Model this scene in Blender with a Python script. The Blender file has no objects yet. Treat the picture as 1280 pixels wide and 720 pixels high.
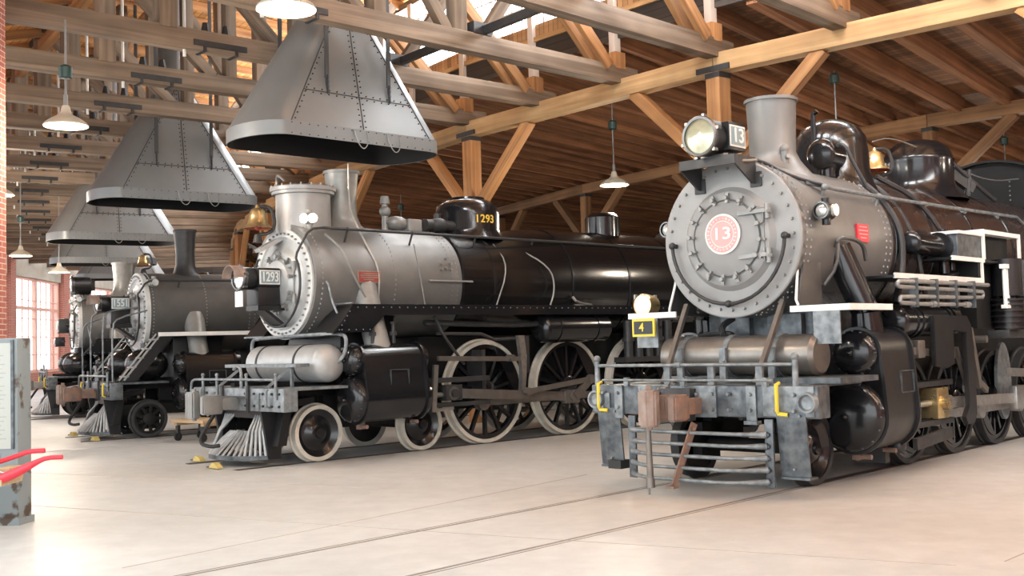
import bpy, bmesh, math, random
from math import sin, cos, pi, radians, sqrt, atan2, hypot
from mathutils import Vector, Matrix
random.seed(13)
SC = bpy.context.scene
COL = SC.collection
V = Vector

# ------------------------------------------------------------------ materials
def mat(name, col, rough=.5, metal=0., var=.0, vscale=6., col2=None, bump=0., bscale=40., coat=0., emit=None, estr=0., stretch=(1, 1, 1), spec=.5, detail=6.):
    m = bpy.data.materials.new(name); m.use_nodes = True
    nt = m.node_tree; b = nt.nodes['Principled BSDF']
    c = tuple(col) + (1,)
    b.inputs['Base Color'].default_value = c
    b.inputs['Roughness'].default_value = rough
    b.inputs['Metallic'].default_value = metal
    b.inputs['Specular IOR Level'].default_value = spec
    b.inputs['Coat Weight'].default_value = coat
    b.inputs['Coat Roughness'].default_value = .12
    if emit:
        b.inputs['Emission Color'].default_value = tuple(emit) + (1,)
        b.inputs['Emission Strength'].default_value = estr
    if var or bump:
        tc = nt.nodes.new('ShaderNodeTexCoord'); mp = nt.nodes.new('ShaderNodeMapping')
        mp.inputs['Scale'].default_value = stretch
        oi = nt.nodes.new('ShaderNodeObjectInfo'); mul = nt.nodes.new('ShaderNodeMath'); mul.operation = 'MULTIPLY'; mul.inputs[1].default_value = 37.
        nt.links.new(oi.outputs['Random'], mul.inputs[0]); nt.links.new(mul.outputs[0], mp.inputs['Location'])
        nt.links.new(tc.outputs['Object'], mp.inputs['Vector'])
    if var:
        n = nt.nodes.new('ShaderNodeTexNoise'); n.inputs['Scale'].default_value = vscale; n.inputs['Detail'].default_value = detail
        nt.links.new(mp.outputs[0], n.inputs['Vector'])
        r = nt.nodes.new('ShaderNodeValToRGB')
        r.color_ramp.elements[0].position = .5 - .5 * min(1, 1.1 - var); r.color_ramp.elements[1].position = .5 + .5 * min(1, 1.1 - var)
        r.color_ramp.elements[0].position = max(.28, .5 - .22); r.color_ramp.elements[1].position = .72
        c2 = tuple(col2) if col2 else tuple(x * (1 - var) for x in col)
        r.color_ramp.elements[0].color = c2 + (1,); r.color_ramp.elements[1].color = c
        nt.links.new(n.outputs['Fac'], r.inputs['Fac']); nt.links.new(r.outputs['Color'], b.inputs['Base Color'])
        mr = nt.nodes.new('ShaderNodeMapRange'); mr.inputs['To Min'].default_value = min(1, rough + .12); mr.inputs['To Max'].default_value = max(.02, rough - .05)
        nt.links.new(n.outputs['Fac'], mr.inputs['Value']); nt.links.new(mr.outputs[0], b.inputs['Roughness'])
    if bump:
        n2 = nt.nodes.new('ShaderNodeTexNoise'); n2.inputs['Scale'].default_value = bscale; n2.inputs['Detail'].default_value = 4
        nt.links.new(mp.outputs[0], n2.inputs['Vector'])
        bp = nt.nodes.new('ShaderNodeBump'); bp.inputs['Strength'].default_value = bump; bp.inputs['Distance'].default_value = .02
        nt.links.new(n2.outputs['Fac'], bp.inputs['Height']); nt.links.new(bp.outputs[0], b.inputs['Normal'])
    return m

def wood(name, light, dark, rough=.75, grain=9.):
    """timber whose grain runs along the object's local x"""
    m = bpy.data.materials.new(name); m.use_nodes = True
    nt = m.node_tree; b = nt.nodes['Principled BSDF']; b.inputs['Roughness'].default_value = rough
    tc = nt.nodes.new('ShaderNodeTexCoord'); mp = nt.nodes.new('ShaderNodeMapping'); mp.inputs['Scale'].default_value = (.35, grain, grain)
    oi = nt.nodes.new('ShaderNodeObjectInfo'); mul = nt.nodes.new('ShaderNodeMath'); mul.operation = 'MULTIPLY'; mul.inputs[1].default_value = 53.
    nt.links.new(oi.outputs['Random'], mul.inputs[0]); nt.links.new(mul.outputs[0], mp.inputs['Location']); nt.links.new(tc.outputs['Object'], mp.inputs['Vector'])
    n = nt.nodes.new('ShaderNodeTexNoise'); n.inputs['Scale'].default_value = 1.; n.inputs['Detail'].default_value = 8; n.inputs['Distortion'].default_value = .6
    nt.links.new(mp.outputs[0], n.inputs['Vector'])
    r = nt.nodes.new('ShaderNodeValToRGB'); r.color_ramp.elements[0].position = .3; r.color_ramp.elements[1].position = .68
    r.color_ramp.elements[0].color = tuple(dark) + (1,); r.color_ramp.elements[1].color = tuple(light) + (1,)
    nt.links.new(n.outputs['Fac'], r.inputs['Fac'])
    n3 = nt.nodes.new('ShaderNodeTexNoise'); n3.inputs['Scale'].default_value = 1.3; n3.inputs['Detail'].default_value = 3
    nt.links.new(tc.outputs['Object'], n3.inputs['Vector'])
    hs = nt.nodes.new('ShaderNodeHueSaturation')
    mr = nt.nodes.new('ShaderNodeMapRange'); mr.inputs['To Min'].default_value = .6; mr.inputs['To Max'].default_value = 1.35
    nt.links.new(n3.outputs['Fac'], mr.inputs['Value'])
    m2 = nt.nodes.new('ShaderNodeMath'); m2.operation = 'MULTIPLY'
    mr2 = nt.nodes.new('ShaderNodeMapRange'); mr2.inputs['To Min'].default_value = .78; mr2.inputs['To Max'].default_value = 1.2
    nt.links.new(oi.outputs['Random'], mr2.inputs['Value']); nt.links.new(mr.outputs[0], m2.inputs[0]); nt.links.new(mr2.outputs[0], m2.inputs[1])
    nt.links.new(m2.outputs[0], hs.inputs['Value']); nt.links.new(r.outputs['Color'], hs.inputs['Color'])
    nt.links.new(hs.outputs['Color'], b.inputs['Base Color'])
    bp = nt.nodes.new('ShaderNodeBump'); bp.inputs['Strength'].default_value = .35; bp.inputs['Distance'].default_value = .015
    nt.links.new(n.outputs['Fac'], bp.inputs['Height']); nt.links.new(bp.outputs[0], b.inputs['Normal'])
    return m

def planks(name, light, dark, width=.15, rough=.7, axis='Y'):
    """boards laid side by side: joints every `width` along the given local axis"""
    m = wood(name, light, dark, rough, 7.)
    nt = m.node_tree; b = nt.nodes['Principled BSDF']
    tc = next(n for n in nt.nodes if n.type == 'TEX_COORD')
    sx = nt.nodes.new('ShaderNodeSeparateXYZ'); nt.links.new(tc.outputs['Object'], sx.inputs[0])
    d = nt.nodes.new('ShaderNodeMath'); d.operation = 'DIVIDE'; d.inputs[1].default_value = width; nt.links.new(sx.outputs[axis], d.inputs[0])
    fl = nt.nodes.new('ShaderNodeMath'); fl.operation = 'FLOOR'; nt.links.new(d.outputs[0], fl.inputs[0])
    wn = nt.nodes.new('ShaderNodeTexWhiteNoise'); wn.noise_dimensions = '1D'; nt.links.new(fl.outputs[0], wn.inputs['W'])
    fr = nt.nodes.new('ShaderNodeMath'); fr.operation = 'FRACT'; nt.links.new(d.outputs[0], fr.inputs[0])
    gt = nt.nodes.new('ShaderNodeMath'); gt.operation = 'GREATER_THAN'; gt.inputs[1].default_value = .07; nt.links.new(fr.outputs[0], gt.inputs[0])
    mr = nt.nodes.new('ShaderNodeMapRange'); mr.inputs['To Min'].default_value = .65; mr.inputs['To Max'].default_value = 1.2; nt.links.new(wn.outputs['Value'], mr.inputs['Value'])
    mu = nt.nodes.new('ShaderNodeMath'); mu.operation = 'MULTIPLY'; nt.links.new(mr.outputs[0], mu.inputs[0]); nt.links.new(gt.outputs[0], mu.inputs[1])
    src = b.inputs['Base Color'].links[0].from_socket
    mx = nt.nodes.new('ShaderNodeMix'); mx.data_type = 'RGBA'; mx.blend_type = 'MULTIPLY'; mx.inputs[0].default_value = 1.
    nt.links.new(src, mx.inputs[6]); nt.links.new(mu.outputs[0], mx.inputs[7]); nt.links.new(mx.outputs[2], b.inputs['Base Color'])
    return m

def brickmat(name):
    m = bpy.data.materials.new(name); m.use_nodes = True
    nt = m.node_tree; b = nt.nodes['Principled BSDF']; b.inputs['Roughness'].default_value = .85
    tc = nt.nodes.new('ShaderNodeTexCoord'); sp = nt.nodes.new('ShaderNodeSeparateXYZ'); cb = nt.nodes.new('ShaderNodeCombineXYZ')
    ad = nt.nodes.new('ShaderNodeMath'); ad.operation = 'ADD'
    nt.links.new(tc.outputs['Object'], sp.inputs[0]); nt.links.new(sp.outputs['X'], ad.inputs[0]); nt.links.new(sp.outputs['Y'], ad.inputs[1])
    nt.links.new(ad.outputs[0], cb.inputs['X']); nt.links.new(sp.outputs['Z'], cb.inputs['Y'])
    t = nt.nodes.new('ShaderNodeTexBrick'); t.inputs['Scale'].default_value = 1.
    t.inputs['Brick Width'].default_value = .22; t.inputs['Row Height'].default_value = .075; t.inputs['Mortar Size'].default_value = .006
    t.inputs['Color1'].default_value = (.42, .13, .085, 1); t.inputs['Color2'].default_value = (.34, .1, .07, 1); t.inputs['Mortar'].default_value = (.6, .5, .45, 1)
    nt.links.new(cb.outputs[0], t.inputs['Vector']); nt.links.new(t.outputs['Color'], b.inputs['Base Color'])
    return m

def floormat(name):
    m = mat(name, (.58, .585, .575), .38, 0, .16, .5, (.465, .465, .45), .05, 60.)
    nt = m.node_tree; b = nt.nodes['Principled BSDF']
    tc = next(n for n in nt.nodes if n.type == 'TEX_COORD')
    n = nt.nodes.new('ShaderNodeTexNoise'); n.inputs['Scale'].default_value = 3.5; n.inputs['Detail'].default_value = 9; n.inputs['Roughness'].default_value = .65
    nt.links.new(tc.outputs['Object'], n.inputs['Vector'])
    mr = nt.nodes.new('ShaderNodeMapRange'); mr.inputs['From Min'].default_value = .3; mr.inputs['From Max'].default_value = .7; mr.inputs['To Min'].default_value = .86; mr.inputs['To Max'].default_value = 1.05
    nt.links.new(n.outputs['Fac'], mr.inputs['Value'])
    src = b.inputs['Base Color'].links[0].from_socket
    mx = nt.nodes.new('ShaderNodeMix'); mx.data_type = 'RGBA'; mx.blend_type = 'MULTIPLY'; mx.inputs[0].default_value = 1.
    nt.links.new(src, mx.inputs[6]); nt.links.new(mr.outputs[0], mx.inputs[7]); nt.links.new(mx.outputs[2], b.inputs['Base Color'])
    return m

def rustmat(name, base, rust, amount=.55, scale=3., rough=.55):
    m = mat(name, base, rough)
    nt = m.node_tree; b = nt.nodes['Principled BSDF']
    tc = nt.nodes.new('ShaderNodeTexCoord')
    n = nt.nodes.new('ShaderNodeTexNoise'); n.inputs['Scale'].default_value = scale; n.inputs['Detail'].default_value = 8
    nt.links.new(tc.outputs['Object'], n.inputs['Vector'])
    r = nt.nodes.new('ShaderNodeValToRGB'); r.color_ramp.elements[0].position = amount; r.color_ramp.elements[1].position = amount + .06
    r.color_ramp.elements[0].color = tuple(base) + (1,); r.color_ramp.elements[1].color = tuple(rust) + (1,)
    nt.links.new(n.outputs['Fac'], r.inputs['Fac']); nt.links.new(r.outputs['Color'], b.inputs['Base Color'])
    return m

def glassmat(name, tint=(1, 1, 1), mix=.08):
    m = bpy.data.materials.new(name); m.use_nodes = True
    nt = m.node_tree; nt.nodes.clear()
    o = nt.nodes.new('ShaderNodeOutputMaterial'); t = nt.nodes.new('ShaderNodeBsdfTransparent'); g = nt.nodes.new('ShaderNodeBsdfGlossy'); x = nt.nodes.new('ShaderNodeMixShader')
    t.inputs['Color'].default_value = tuple(tint) + (1,); g.inputs['Roughness'].default_value = .03; x.inputs[0].default_value = mix
    nt.links.new(t.outputs[0], x.inputs[1]); nt.links.new(g.outputs[0], x.inputs[2]); nt.links.new(x.outputs[0], o.inputs['Surface'])
    return m

M = {}
M['ring_wood'] = wood('golden_timber', (.48, .315, .155), (.31, .175, .075))
M['tie_wood'] = wood('weathered_timber', (.25, .185, .132), (.11, .075, .049))
M['raft_wood'] = wood('red_brown_timber', (.36, .165, .075), (.15, .06, .028))
M['brace_wood'] = wood('orange_timber', (.47, .245, .1), (.25, .11, .04))
M['ring2_wood'] = wood('brown_timber', (.34, .185, .085), (.17, .085, .04))
M['deck'] = planks('roof_planks', (.25, .11, .045), (.11, .045, .02), .16, axis='X')
M['deck_orange_lit'] = planks('orange_lit_roof_planks', (.75, .37, .11), (.5, .21, .055), .16, axis='X')  # orange planks, with warm lamplight put into a brighter, more saturated colour
M['boards'] = planks('short_boards', (.5, .3, .14), (.3, .15, .06), .14, axis='X')
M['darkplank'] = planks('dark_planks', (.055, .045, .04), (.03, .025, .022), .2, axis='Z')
M['brick'] = brickmat('red_brick'); M['floor'] = floormat('polished_concrete')
M['concrete'] = mat('pale_concrete', (.55, .5, .43), .8, 0, .2, 2.)
M['window_frame'] = mat('salmon_window_frame', (.68, .4, .33), .6)
M['sash_white'] = mat('pale_sash', (.55, .5, .45), .6)
M['pane'] = glassmat('window_glass')
M['smokebox'] = mat('graphite_grey', (.195, .193, .188), .38, .35, .22, 3., None, .04, 30)
M['smokebox_dark'] = mat('soot_grey_paint', (.1, .098, .095), .42, .35, .25, 3., None, .04, 30)
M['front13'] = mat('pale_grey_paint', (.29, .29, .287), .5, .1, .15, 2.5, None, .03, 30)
M['silver'] = mat('silver_paint', (.45, .46, .46), .36, .35, .2, 6.)
M['ring_white'] = mat('white_rim_paint', (.56, .57, .56), .45, 0, .15, 8.)
M['tire_white'] = mat('whitewall_tyre', (.62, .58, .5), .5, 0, .3, 6.)
M['black'] = mat('black_gloss_paint', (.012, .012, .014), .16, 0, .3, 5., None, .03, 18., coat=.2, spec=.4)
M['boiler13'] = mat('glossy_dark_jacket', (.045, .027, .022), .24, .0, .2, 2., coat=.5)  # brown reflection of the roof timbers is put into the base colour
M['boiler93'] = mat('gloss_black_jacket', (.008, .0075, .008), .17, 0, .2, 2., coat=.3)
M['satin'] = mat('satin_black_paint', (.011, .011, .0125), .34, 0, .3, 4., None, .05, 25.)
M['soot'] = mat('sooty_black', (.009, .0088, .009), .6, 0, .3, 4., spec=.3)
M['worn'] = mat('worn_grey_steel', (.15, .165, .175), .36, .45, .72, 9., (.035, .042, .05), .12, 40., detail=9)
M['chock'] = mat('pale_yellow_wood', (.6, .47, .16), .7, 0, .3, 20.)
M['heater'] = mat('dull_grey_paint', (.31, .305, .3), .4, .3, .2, 4.)
M['worn_lt'] = mat('worn_light_grey_steel', (.27, .29, .3), .42, .3, .6, 10., (.1, .115, .125), .06, 40., detail=9)
M['steel'] = mat('bright_steel', (.45, .44, .42), .32, .85, .3, 12.)
M['rod'] = mat('oiled_rod_steel', (.24, .22, .2), .32, .7, .3, 6.)
M['rust'] = mat('rusty_iron', (.29, .165, .115), .75, .1, .45, 7., (.15, .115, .1), .2, 30.)
M['rust_pale'] = mat('pale_rusty_iron', (.34, .285, .255), .7, .1, .35, 7., (.24, .155, .12), .15, 30.)
M['pipe'] = mat('grey_pipe', (.27, .27, .26), .4, .35, .2, 9.)
M['iron'] = mat('dark_iron', (.045, .045, .047), .45, .3, .3, 9.)
M['brass'] = mat('brass', (.7, .53, .27), .26, .85, .25, 8.)
M['bellred'] = mat('red_bell_mouth', (.35, .04, .03), .5)
M['red'] = mat('red_paint', (.62, .03, .05), .4)
M['plate_red'] = mat('faded_red_plate', (.7, .34, .33), .5)
M['maroon'] = mat('maroon_plate', (.28, .05, .035), .45)
M['white'] = mat('white_paint', (.75, .75, .72), .5, 0, .12, 9.)
M['board_grey'] = mat('number_glass', (.22, .3, .33), .3)
M['gold'] = mat('gold_lettering', (.72, .45, .05), .5)
M['yellow'] = mat('yellow_paint', (.7, .53, .05), .5)
M['lens'] = mat('headlight_lens', (.34, .33, .2), .1, .4, .35, 7., (.55, .53, .4), .25, 9., coat=1.)
M['clear'] = mat('clear_lens', (.55, .6, .58), .08, .6, .4, 9., (.85, .85, .82), coat=1.)
M['warm_lens'] = mat('amber_lit_lens', (.9, .7, .4), .2, 0, emit=(1, .72, .38), estr=.7)
M['lit_lens'] = mat('lit_lens', (1, .95, .85), .2, 0, emit=(1, .9, .75), estr=3.)
M['chrome'] = mat('chrome_rim', (.16, .16, .16), .3, .9)
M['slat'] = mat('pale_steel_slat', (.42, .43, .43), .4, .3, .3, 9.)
M['joint'] = mat('sawn_floor_joint', (.36, .33, .29), .8)
M['hood'] = mat('hood_grey_steel', (.225, .238, .246), .38, .3, .16, 1.2)
M['hood_in'] = mat('hood_soot', (.008, .008, .009), .7)
M['flue'] = mat('flue_steel', (.2, .2, .2), .4, .5, .2, 2.)
M['sheet'] = mat('galvanised_strap', (.08, .085, .09), .5, .4)
M['enamel'] = mat('white_enamel', (.55, .5, .4), .3)
M['green'] = mat('dark_green_enamel', (.02, .055, .045), .35)
M['bulb'] = mat('lit_lamp_glass', (1, .95, .85), .3, 0, emit=(1, .93, .82), estr=9.)
M['cabinet'] = rustmat('chipped_grey_paint', (.2, .23, .235), (.07, .045, .03), .56, 4.5)
M['paper'] = mat('printed_sheet', (.42, .43, .39), .6)
M['ink'] = mat('faded_print', (.33, .34, .31), .7)
M['cart_wood'] = wood('raw_plank', (.55, .4, .24), (.38, .25, .13))
M['rubber'] = mat('black_rubber', (.02, .02, .02), .7)
M['rail'] = mat('dark_rail_steel', (.09, .07, .06), .5, .5, .4, 3.)
M['slot'] = mat('slot_shadow_steel', (.26, .235, .21), .6, .2, .3, 3.)

# ------------------------------------------------------------------ mesh builder
def rotm(axis, a): return Matrix.Rotation(a, 4, axis)

class MB:
    def __init__(s): s.b = bmesh.new()
    def _mx(s, vs, m): bmesh.ops.transform(s.b, matrix=m, verts=vs)
    def box(s, c, d, rot=None, bev=0.):
        r = bmesh.ops.create_cube(s.b, size=1.); vs = r['verts']
        m = Matrix.Translation(c) @ (rot if rot is not None else Matrix()) @ Matrix.Diagonal((d[0], d[1], d[2], 1))
        s._mx(vs, m)
        if bev:
            es = list({e for v in vs for e in v.link_edges})
            bmesh.ops.bevel(s.b, geom=es, offset=bev, segments=2, affect='EDGES', profile=.6)
        return s
    def lim(s, a, b, bev=0.):
        return s.box([(a[i] + b[i]) / 2 for i in range(3)], [abs(b[i] - a[i]) for i in range(3)], None, bev)
    def cyl(s, p0, p1, r0, r1=None, n=16, caps=True):
        p0 = V(p0); p1 = V(p1); d = p1 - p0; r1 = r0 if r1 is None else r1
        r = bmesh.ops.create_cone(s.b, cap_ends=caps, cap_tris=False, segments=n, radius1=r0, radius2=r1, depth=d.length)
        q = d.to_track_quat('Z', 'Y').to_matrix().to_4x4()
        s._mx(r['verts'], Matrix.Translation((p0 + p1) / 2) @ q); return s
    def ball(s, c, r, sc=(1, 1, 1), n=16):
        q = bmesh.ops.create_uvsphere(s.b, u_segments=n, v_segments=max(6, n // 2), radius=r)
        s._mx(q['verts'], Matrix.Translation(c) @ Matrix.Diagonal((sc[0], sc[1], sc[2], 1))); return s
    def lathe(s, prof, o=(0, 0, 0), axis='z', n=40, a0=0., a1=2 * pi):
        """prof: list of (height along axis, radius)"""
        full = abs(a1 - a0 - 2 * pi) < 1e-6
        k = n if full else n + 1
        rows = []
        for h, r in prof:
            row = []
            if r < 1e-5:
                p = {'z': (0, 0, h), 'y': (0, h, 0), 'x': (h, 0, 0)}[axis]; v = s.b.verts.new(V(o) + V(p)); row = [v] * k
            else:
                for i in range(k):
                    a = a0 + (a1 - a0) * i / n; c, t = r * cos(a), r * sin(a)
                    p = {'z': (c, t, h), 'y': (c, h, t), 'x': (h, c, t)}[axis]
                    row.append(s.b.verts.new(V(o) + V(p)))
            rows.append(row)
        fs = []
        for A, B in zip(rows, rows[1:]):
            for i in range(n):
                j = (i + 1) % k
                q = []
                for v in (A[i], A[j], B[j], B[i]):
                    if v not in q: q.append(v)
                if len(q) > 2:
                    try: fs.append(s.b.faces.new(q))
                    except ValueError: pass
        bmesh.ops.recalc_face_normals(s.b, faces=fs); return s
    def tube(s, pts, r, n=8, smooth=0, closed=False):
        pts = [V(p) for p in pts]
        if smooth:
            for _ in range(smooth):
                q = [pts[0]]
                for a, b in zip(pts, pts[1:]): q += [a * .75 + b * .25, a * .25 + b * .75]
                q.append(pts[-1]); pts = q
        rows = []; up = None
        for i, p in enumerate(pts):
            if closed: d = pts[(i + 1) % len(pts)] - pts[i - 1]
            else: d = (pts[min(i + 1, len(pts) - 1)] - pts[max(i - 1, 0)])
            d.normalize()
            if up is None:
                up = d.orthogonal().normalized()
            up = (up - d * up.dot(d)).normalized(); sd = d.cross(up)
            rr = r
            if isinstance(r, (list, tuple)):
                g = i / (len(pts) - 1) * (len(r) - 1); j = min(int(g), len(r) - 2); rr = r[j] + (r[j + 1] - r[j]) * (g - j)
            rows.append([s.b.verts.new(p + (up * cos(2 * pi * k / n) + sd * sin(2 * pi * k / n)) * rr) for k in range(n)])
        seq = list(zip(rows, rows[1:])) + ([(rows[-1], rows[0])] if closed else [])
        fs = []
        for A, B in seq:
            for k in range(n): fs.append(s.b.faces.new((A[k], A[(k + 1) % n], B[(k + 1) % n], B[k])))
        if not closed: fs += [s.b.faces.new(rows[0][::-1]), s.b.faces.new(rows[-1])]
        bmesh.ops.recalc_face_normals(s.b, faces=fs); return s
    def prism(s, poly, axis, a, b, bev=0.):
        """poly in the plane normal to axis: x->(y,z)  y->(x,z)  z->(x,y)"""
        f = {'x': lambda p, h: (h, p[0], p[1]), 'y': lambda p, h: (p[0], h, p[1]), 'z': lambda p, h: (p[0], p[1], h)}[axis]
        A = [s.b.verts.new(f(p, a)) for p in poly]; B = [s.b.verts.new(f(p, b)) for p in poly]; n = len(poly)
        fs = [s.b.faces.new(A), s.b.faces.new(B)] + [s.b.faces.new((A[i], A[(i + 1) % n], B[(i + 1) % n], B[i])) for i in range(n)]
        bmesh.ops.recalc_face_normals(s.b, faces=fs)
        if bev: bmesh.ops.bevel(s.b, geom=list({e for q in fs for e in q.edges}), offset=bev, segments=2, affect='EDGES')
        return s
    def beam(s, p0, p1, w, h):
        """box from p0 to p1, w wide, h high"""
        p0 = V(p0); p1 = V(p1); d = p1 - p0
        x = d.normalized(); up = V((0, 0, 1)) if abs(x.z) < .95 else V((0, 1, 0))
        y = up.cross(x).normalized(); z = x.cross(y)
        m = Matrix((x, y, z)).transposed().to_4x4()
        return s.box((p0 + p1) / 2, (d.length, w, h), m)
    def bolts(s, pts, d, r=.018, h=.02, n=6):
        d = V(d).normalized()
        for p in pts: s.cyl(V(p) - d * h * .4, V(p) + d * h, r, r * .75, n)
        return s
    def mark(s):
        """everything added since the last mark is one piece"""
        L = s.b.faces.layers.int.get('p') or s.b.faces.layers.int.new('p'); s.n = getattr(s, 'n', 0) + 1
        for f in s.b.faces:
            if f[L] == 0: f[L] = s.n
    def each(s, name, material, parent=None):
        """build every marked piece as an object of its own"""
        s.mark(); L = s.b.faces.layers.int['p']; out = []
        for i in range(1, s.n + 1):
            c = MB(); vm = {}
            for f in s.b.faces:
                if f[L] == i:
                    q = []
                    for v in f.verts:
                        if v not in vm: vm[v] = c.b.verts.new(v.co)
                        q.append(vm[v])
                    c.b.faces.new(q)
            if vm: out.append(c.build(name, material, parent))
            else: c.b.free()
        s.b.free(); return out
    def build(s, name, material, parent=None, smooth=True, angle=38):
        me = bpy.data.meshes.new(name); s.b.to_mesh(me); s.b.free()
        if smooth:
            for p in me.polygons: p.use_smooth = True
            me.set_sharp_from_angle(angle=radians(angle))
        me.materials.append(material if not isinstance(material, str) else M[material])
        o = bpy.data.objects.new(name, me); COL.objects.link(o)
        if parent: o.parent = parent
        return o

def tag(o, label=None, cat=None, group=None, kind=None):
    if label: o['label'] = label
    if cat: o['category'] = cat
    if group: o['group'] = group
    if kind: o['kind'] = kind
    return o
def empty(name, loc=(0, 0, 0), rz=0.):
    o = bpy.data.objects.new(name, None); COL.objects.link(o); o.location = loc; o.rotation_euler = (0, 0, rz); o.empty_display_size = .2
    return o
def copy_tree(o, parent=None):
    c = o.copy(); COL.objects.link(c)
    if parent: c.parent = parent
    for ch in list(o.children): copy_tree(ch, c)
    return c
def dup(o, parent, mtx=None, loc=None):
    """another part sharing the mesh of part o (with its own sub-parts)"""
    c = copy_tree(o, parent)
    if loc is not None: c.location = loc
    return c

def text(s, size, name, material, parent, loc, face='x', depth=.006, width=None, tilt=0.):
    """raised characters; face x: read from +x, face y: read from -y"""
    cu = bpy.data.curves.new(name, 'FONT'); cu.body = s; cu.size = size; cu.extrude = depth; cu.align_x = 'CENTER'; cu.align_y = 'CENTER'; cu.offset = size * .012
    t = bpy.data.objects.new(name, cu); COL.objects.link(t)
    dg = bpy.context.evaluated_depsgraph_get(); dg.update()
    me = bpy.data.meshes.new_from_object(t.evaluated_get(dg)); bpy.data.objects.remove(t)
    me.materials.clear(); me.materials.append(M[material])
    if width:
        w = max(v.co.x for v in me.vertices) - min(v.co.x for v in me.vertices)
        for v in me.vertices: v.co.x *= width / w
    if face == 'x': R = Matrix(((0, 0, 1), (1, 0, 0), (0, 1, 0))).to_4x4()
    elif face == 'z': R = Matrix()
    else: R = Matrix(((1, 0, 0), (0, 0, -1), (0, 1, 0))).to_4x4()
    me.transform(Matrix.Rotation(tilt, 4, 'Y' if face == 'x' else 'X') @ R); me.name = name
    o = bpy.data.objects.new(name, me); COL.objects.link(o); o.location = loc
    if parent: o.parent = parent
    return o

def hull2(c1, r1, c2, r2, n=14):
    """outline of two circles wrapped by a sheet: points in order"""
    pts = []
    for c, r in ((c1, r1), (c2, r2)):
        for i in range(n * 2): pts.append((c[0] + r * cos(pi * i / n), c[1] + r * sin(pi * i / n)))
    pts = sorted(set((round(a, 5), round(b, 5)) for a, b in pts))
    def half(ps):
        h = []
        for p in ps:
            while len(h) > 1 and (h[-1][0] - h[-2][0]) * (p[1] - h[-2][1]) - (h[-1][1] - h[-2][1]) * (p[0] - h[-2][0]) <= 0: h.pop()
            h.append(p)
        return h
    a = half(pts); b = half(pts[::-1]); return a[:-1] + b[:-1]
# ------------------------------------------------------------------ the roundhouse: posts stand on rings of a wide fan
PK = {-3: (27.2, 3.6), -2: (20.8, 6.63), -1: (14.7, 10.29), 0: (9.0, 14.51), 1: (3.73, 19.27), 2: (-.82, 24.61), 3: (-4.73, 30.41), 4: (-8., 36.6), 5: (-10.6, 43.1),
      6: (-12.5, 49.8), 7: (-13.7, 56.7), 8: (-14.2, 63.7), 9: (-14., 70.7)}
AK = {-3: 24, -2: 29, -1: 34, 0: 39.5, 1: 44.5, 2: 50.5, 3: 56, 4: 62, 5: 68, 6: 74, 7: 80, 8: 86, 9: 92}
def rad(k, t=0.):
    a = AK[k] + ((AK[k + 1] - AK[k]) * t if t else 0); return V((sin(radians(a)), cos(radians(a)), 0))
def rp(k, t, r, z):
    """bay k, fraction t towards post k+1, r metres inward of the post ring, height z"""
    p = V(PK[k] + (0,))
    if t: p = p.lerp(V(PK[k + 1] + (0,)), t)
    q = p + rad(k, t) * r; q.z = z; return q

def timber(name, p0, p1, w, h, m, parent=None, bev=.012, kind='structure'):
    p0 = V(p0); p1 = V(p1); d = p1 - p0; x = d.normalized()
    up = V((0, 0, 1)) if abs(x.z) < .95 else rad(2)
    y = up.cross(x).normalized(); z = x.cross(y)
    b = MB(); b.box((0, 0, 0), (d.length, w, h), None, bev)
    o = b.build(name, m, None, True, 30)
    mm = Matrix((x, y, z)).transposed().to_4x4(); mm.translation = (p0 + p1) / 2
    if parent:
        o.parent = parent; o.matrix_parent_inverse = parent.matrix_world.inverted()
    o.matrix_world = mm
    if not parent and kind: o['kind'] = kind
    return o
def panel(name, c, th, m):
    """four corners (radial outer k, outer k+1, inner k+1, inner k) made into a slab; local x radial, y along the ring"""
    c = [V(q) for q in c]; o = sum(c, V()) / 4
    x = ((c[3] + c[2]) - (c[0] + c[1])).normalized(); y0 = ((c[1] + c[2]) - (c[0] + c[3])).normalized(); z = x.cross(y0).normalized(); y = z.cross(x)
    mm = Matrix((x, y, z)).transposed().to_4x4(); mm.translation = o; inv = mm.inverted()
    b = MB(); A = [b.b.verts.new(inv @ q) for q in c]; B = [b.b.verts.new(inv @ q + V((0, 0, th))) for q in c]
    fs = [b.b.faces.new(A), b.b.faces.new(B)] + [b.b.faces.new((A[i], A[(i + 1) % 4], B[(i + 1) % 4], B[i])) for i in range(4)]
    bmesh.ops.recalc_face_normals(b.b, faces=fs)
    ob = b.build(name, m, None, False); ob.matrix_world = mm; ob['kind'] = 'structure'; return ob
def upright(name, a, b_, z0, z1, th, m, kind='structure', parent=None):
    """a wall board from plan point a to b_, z0..z1"""
    a = V((a[0], a[1], 0)); b_ = V((b_[0], b_[1], 0)); d = b_ - a; x = d.normalized(); y = V((-x.y, x.x, 0))
    b = MB(); b.lim((0, -th / 2, z0), (d.length, th / 2, z1)); o = b.build(name, m, parent, False)
    mm = Matrix((x, y, V((0, 0, 1)))).transposed().to_4x4(); mm.translation = a; o.matrix_world = mm
    if kind: o['kind'] = kind
    return o

# floor
b = MB(); b.prism([(70, -25), (70, 95), (-60, 95), (-60, -25)], 'z', -.2, 0.); fl = b.build('floor', 'floor', None, False); fl['kind'] = 'structure'

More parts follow.
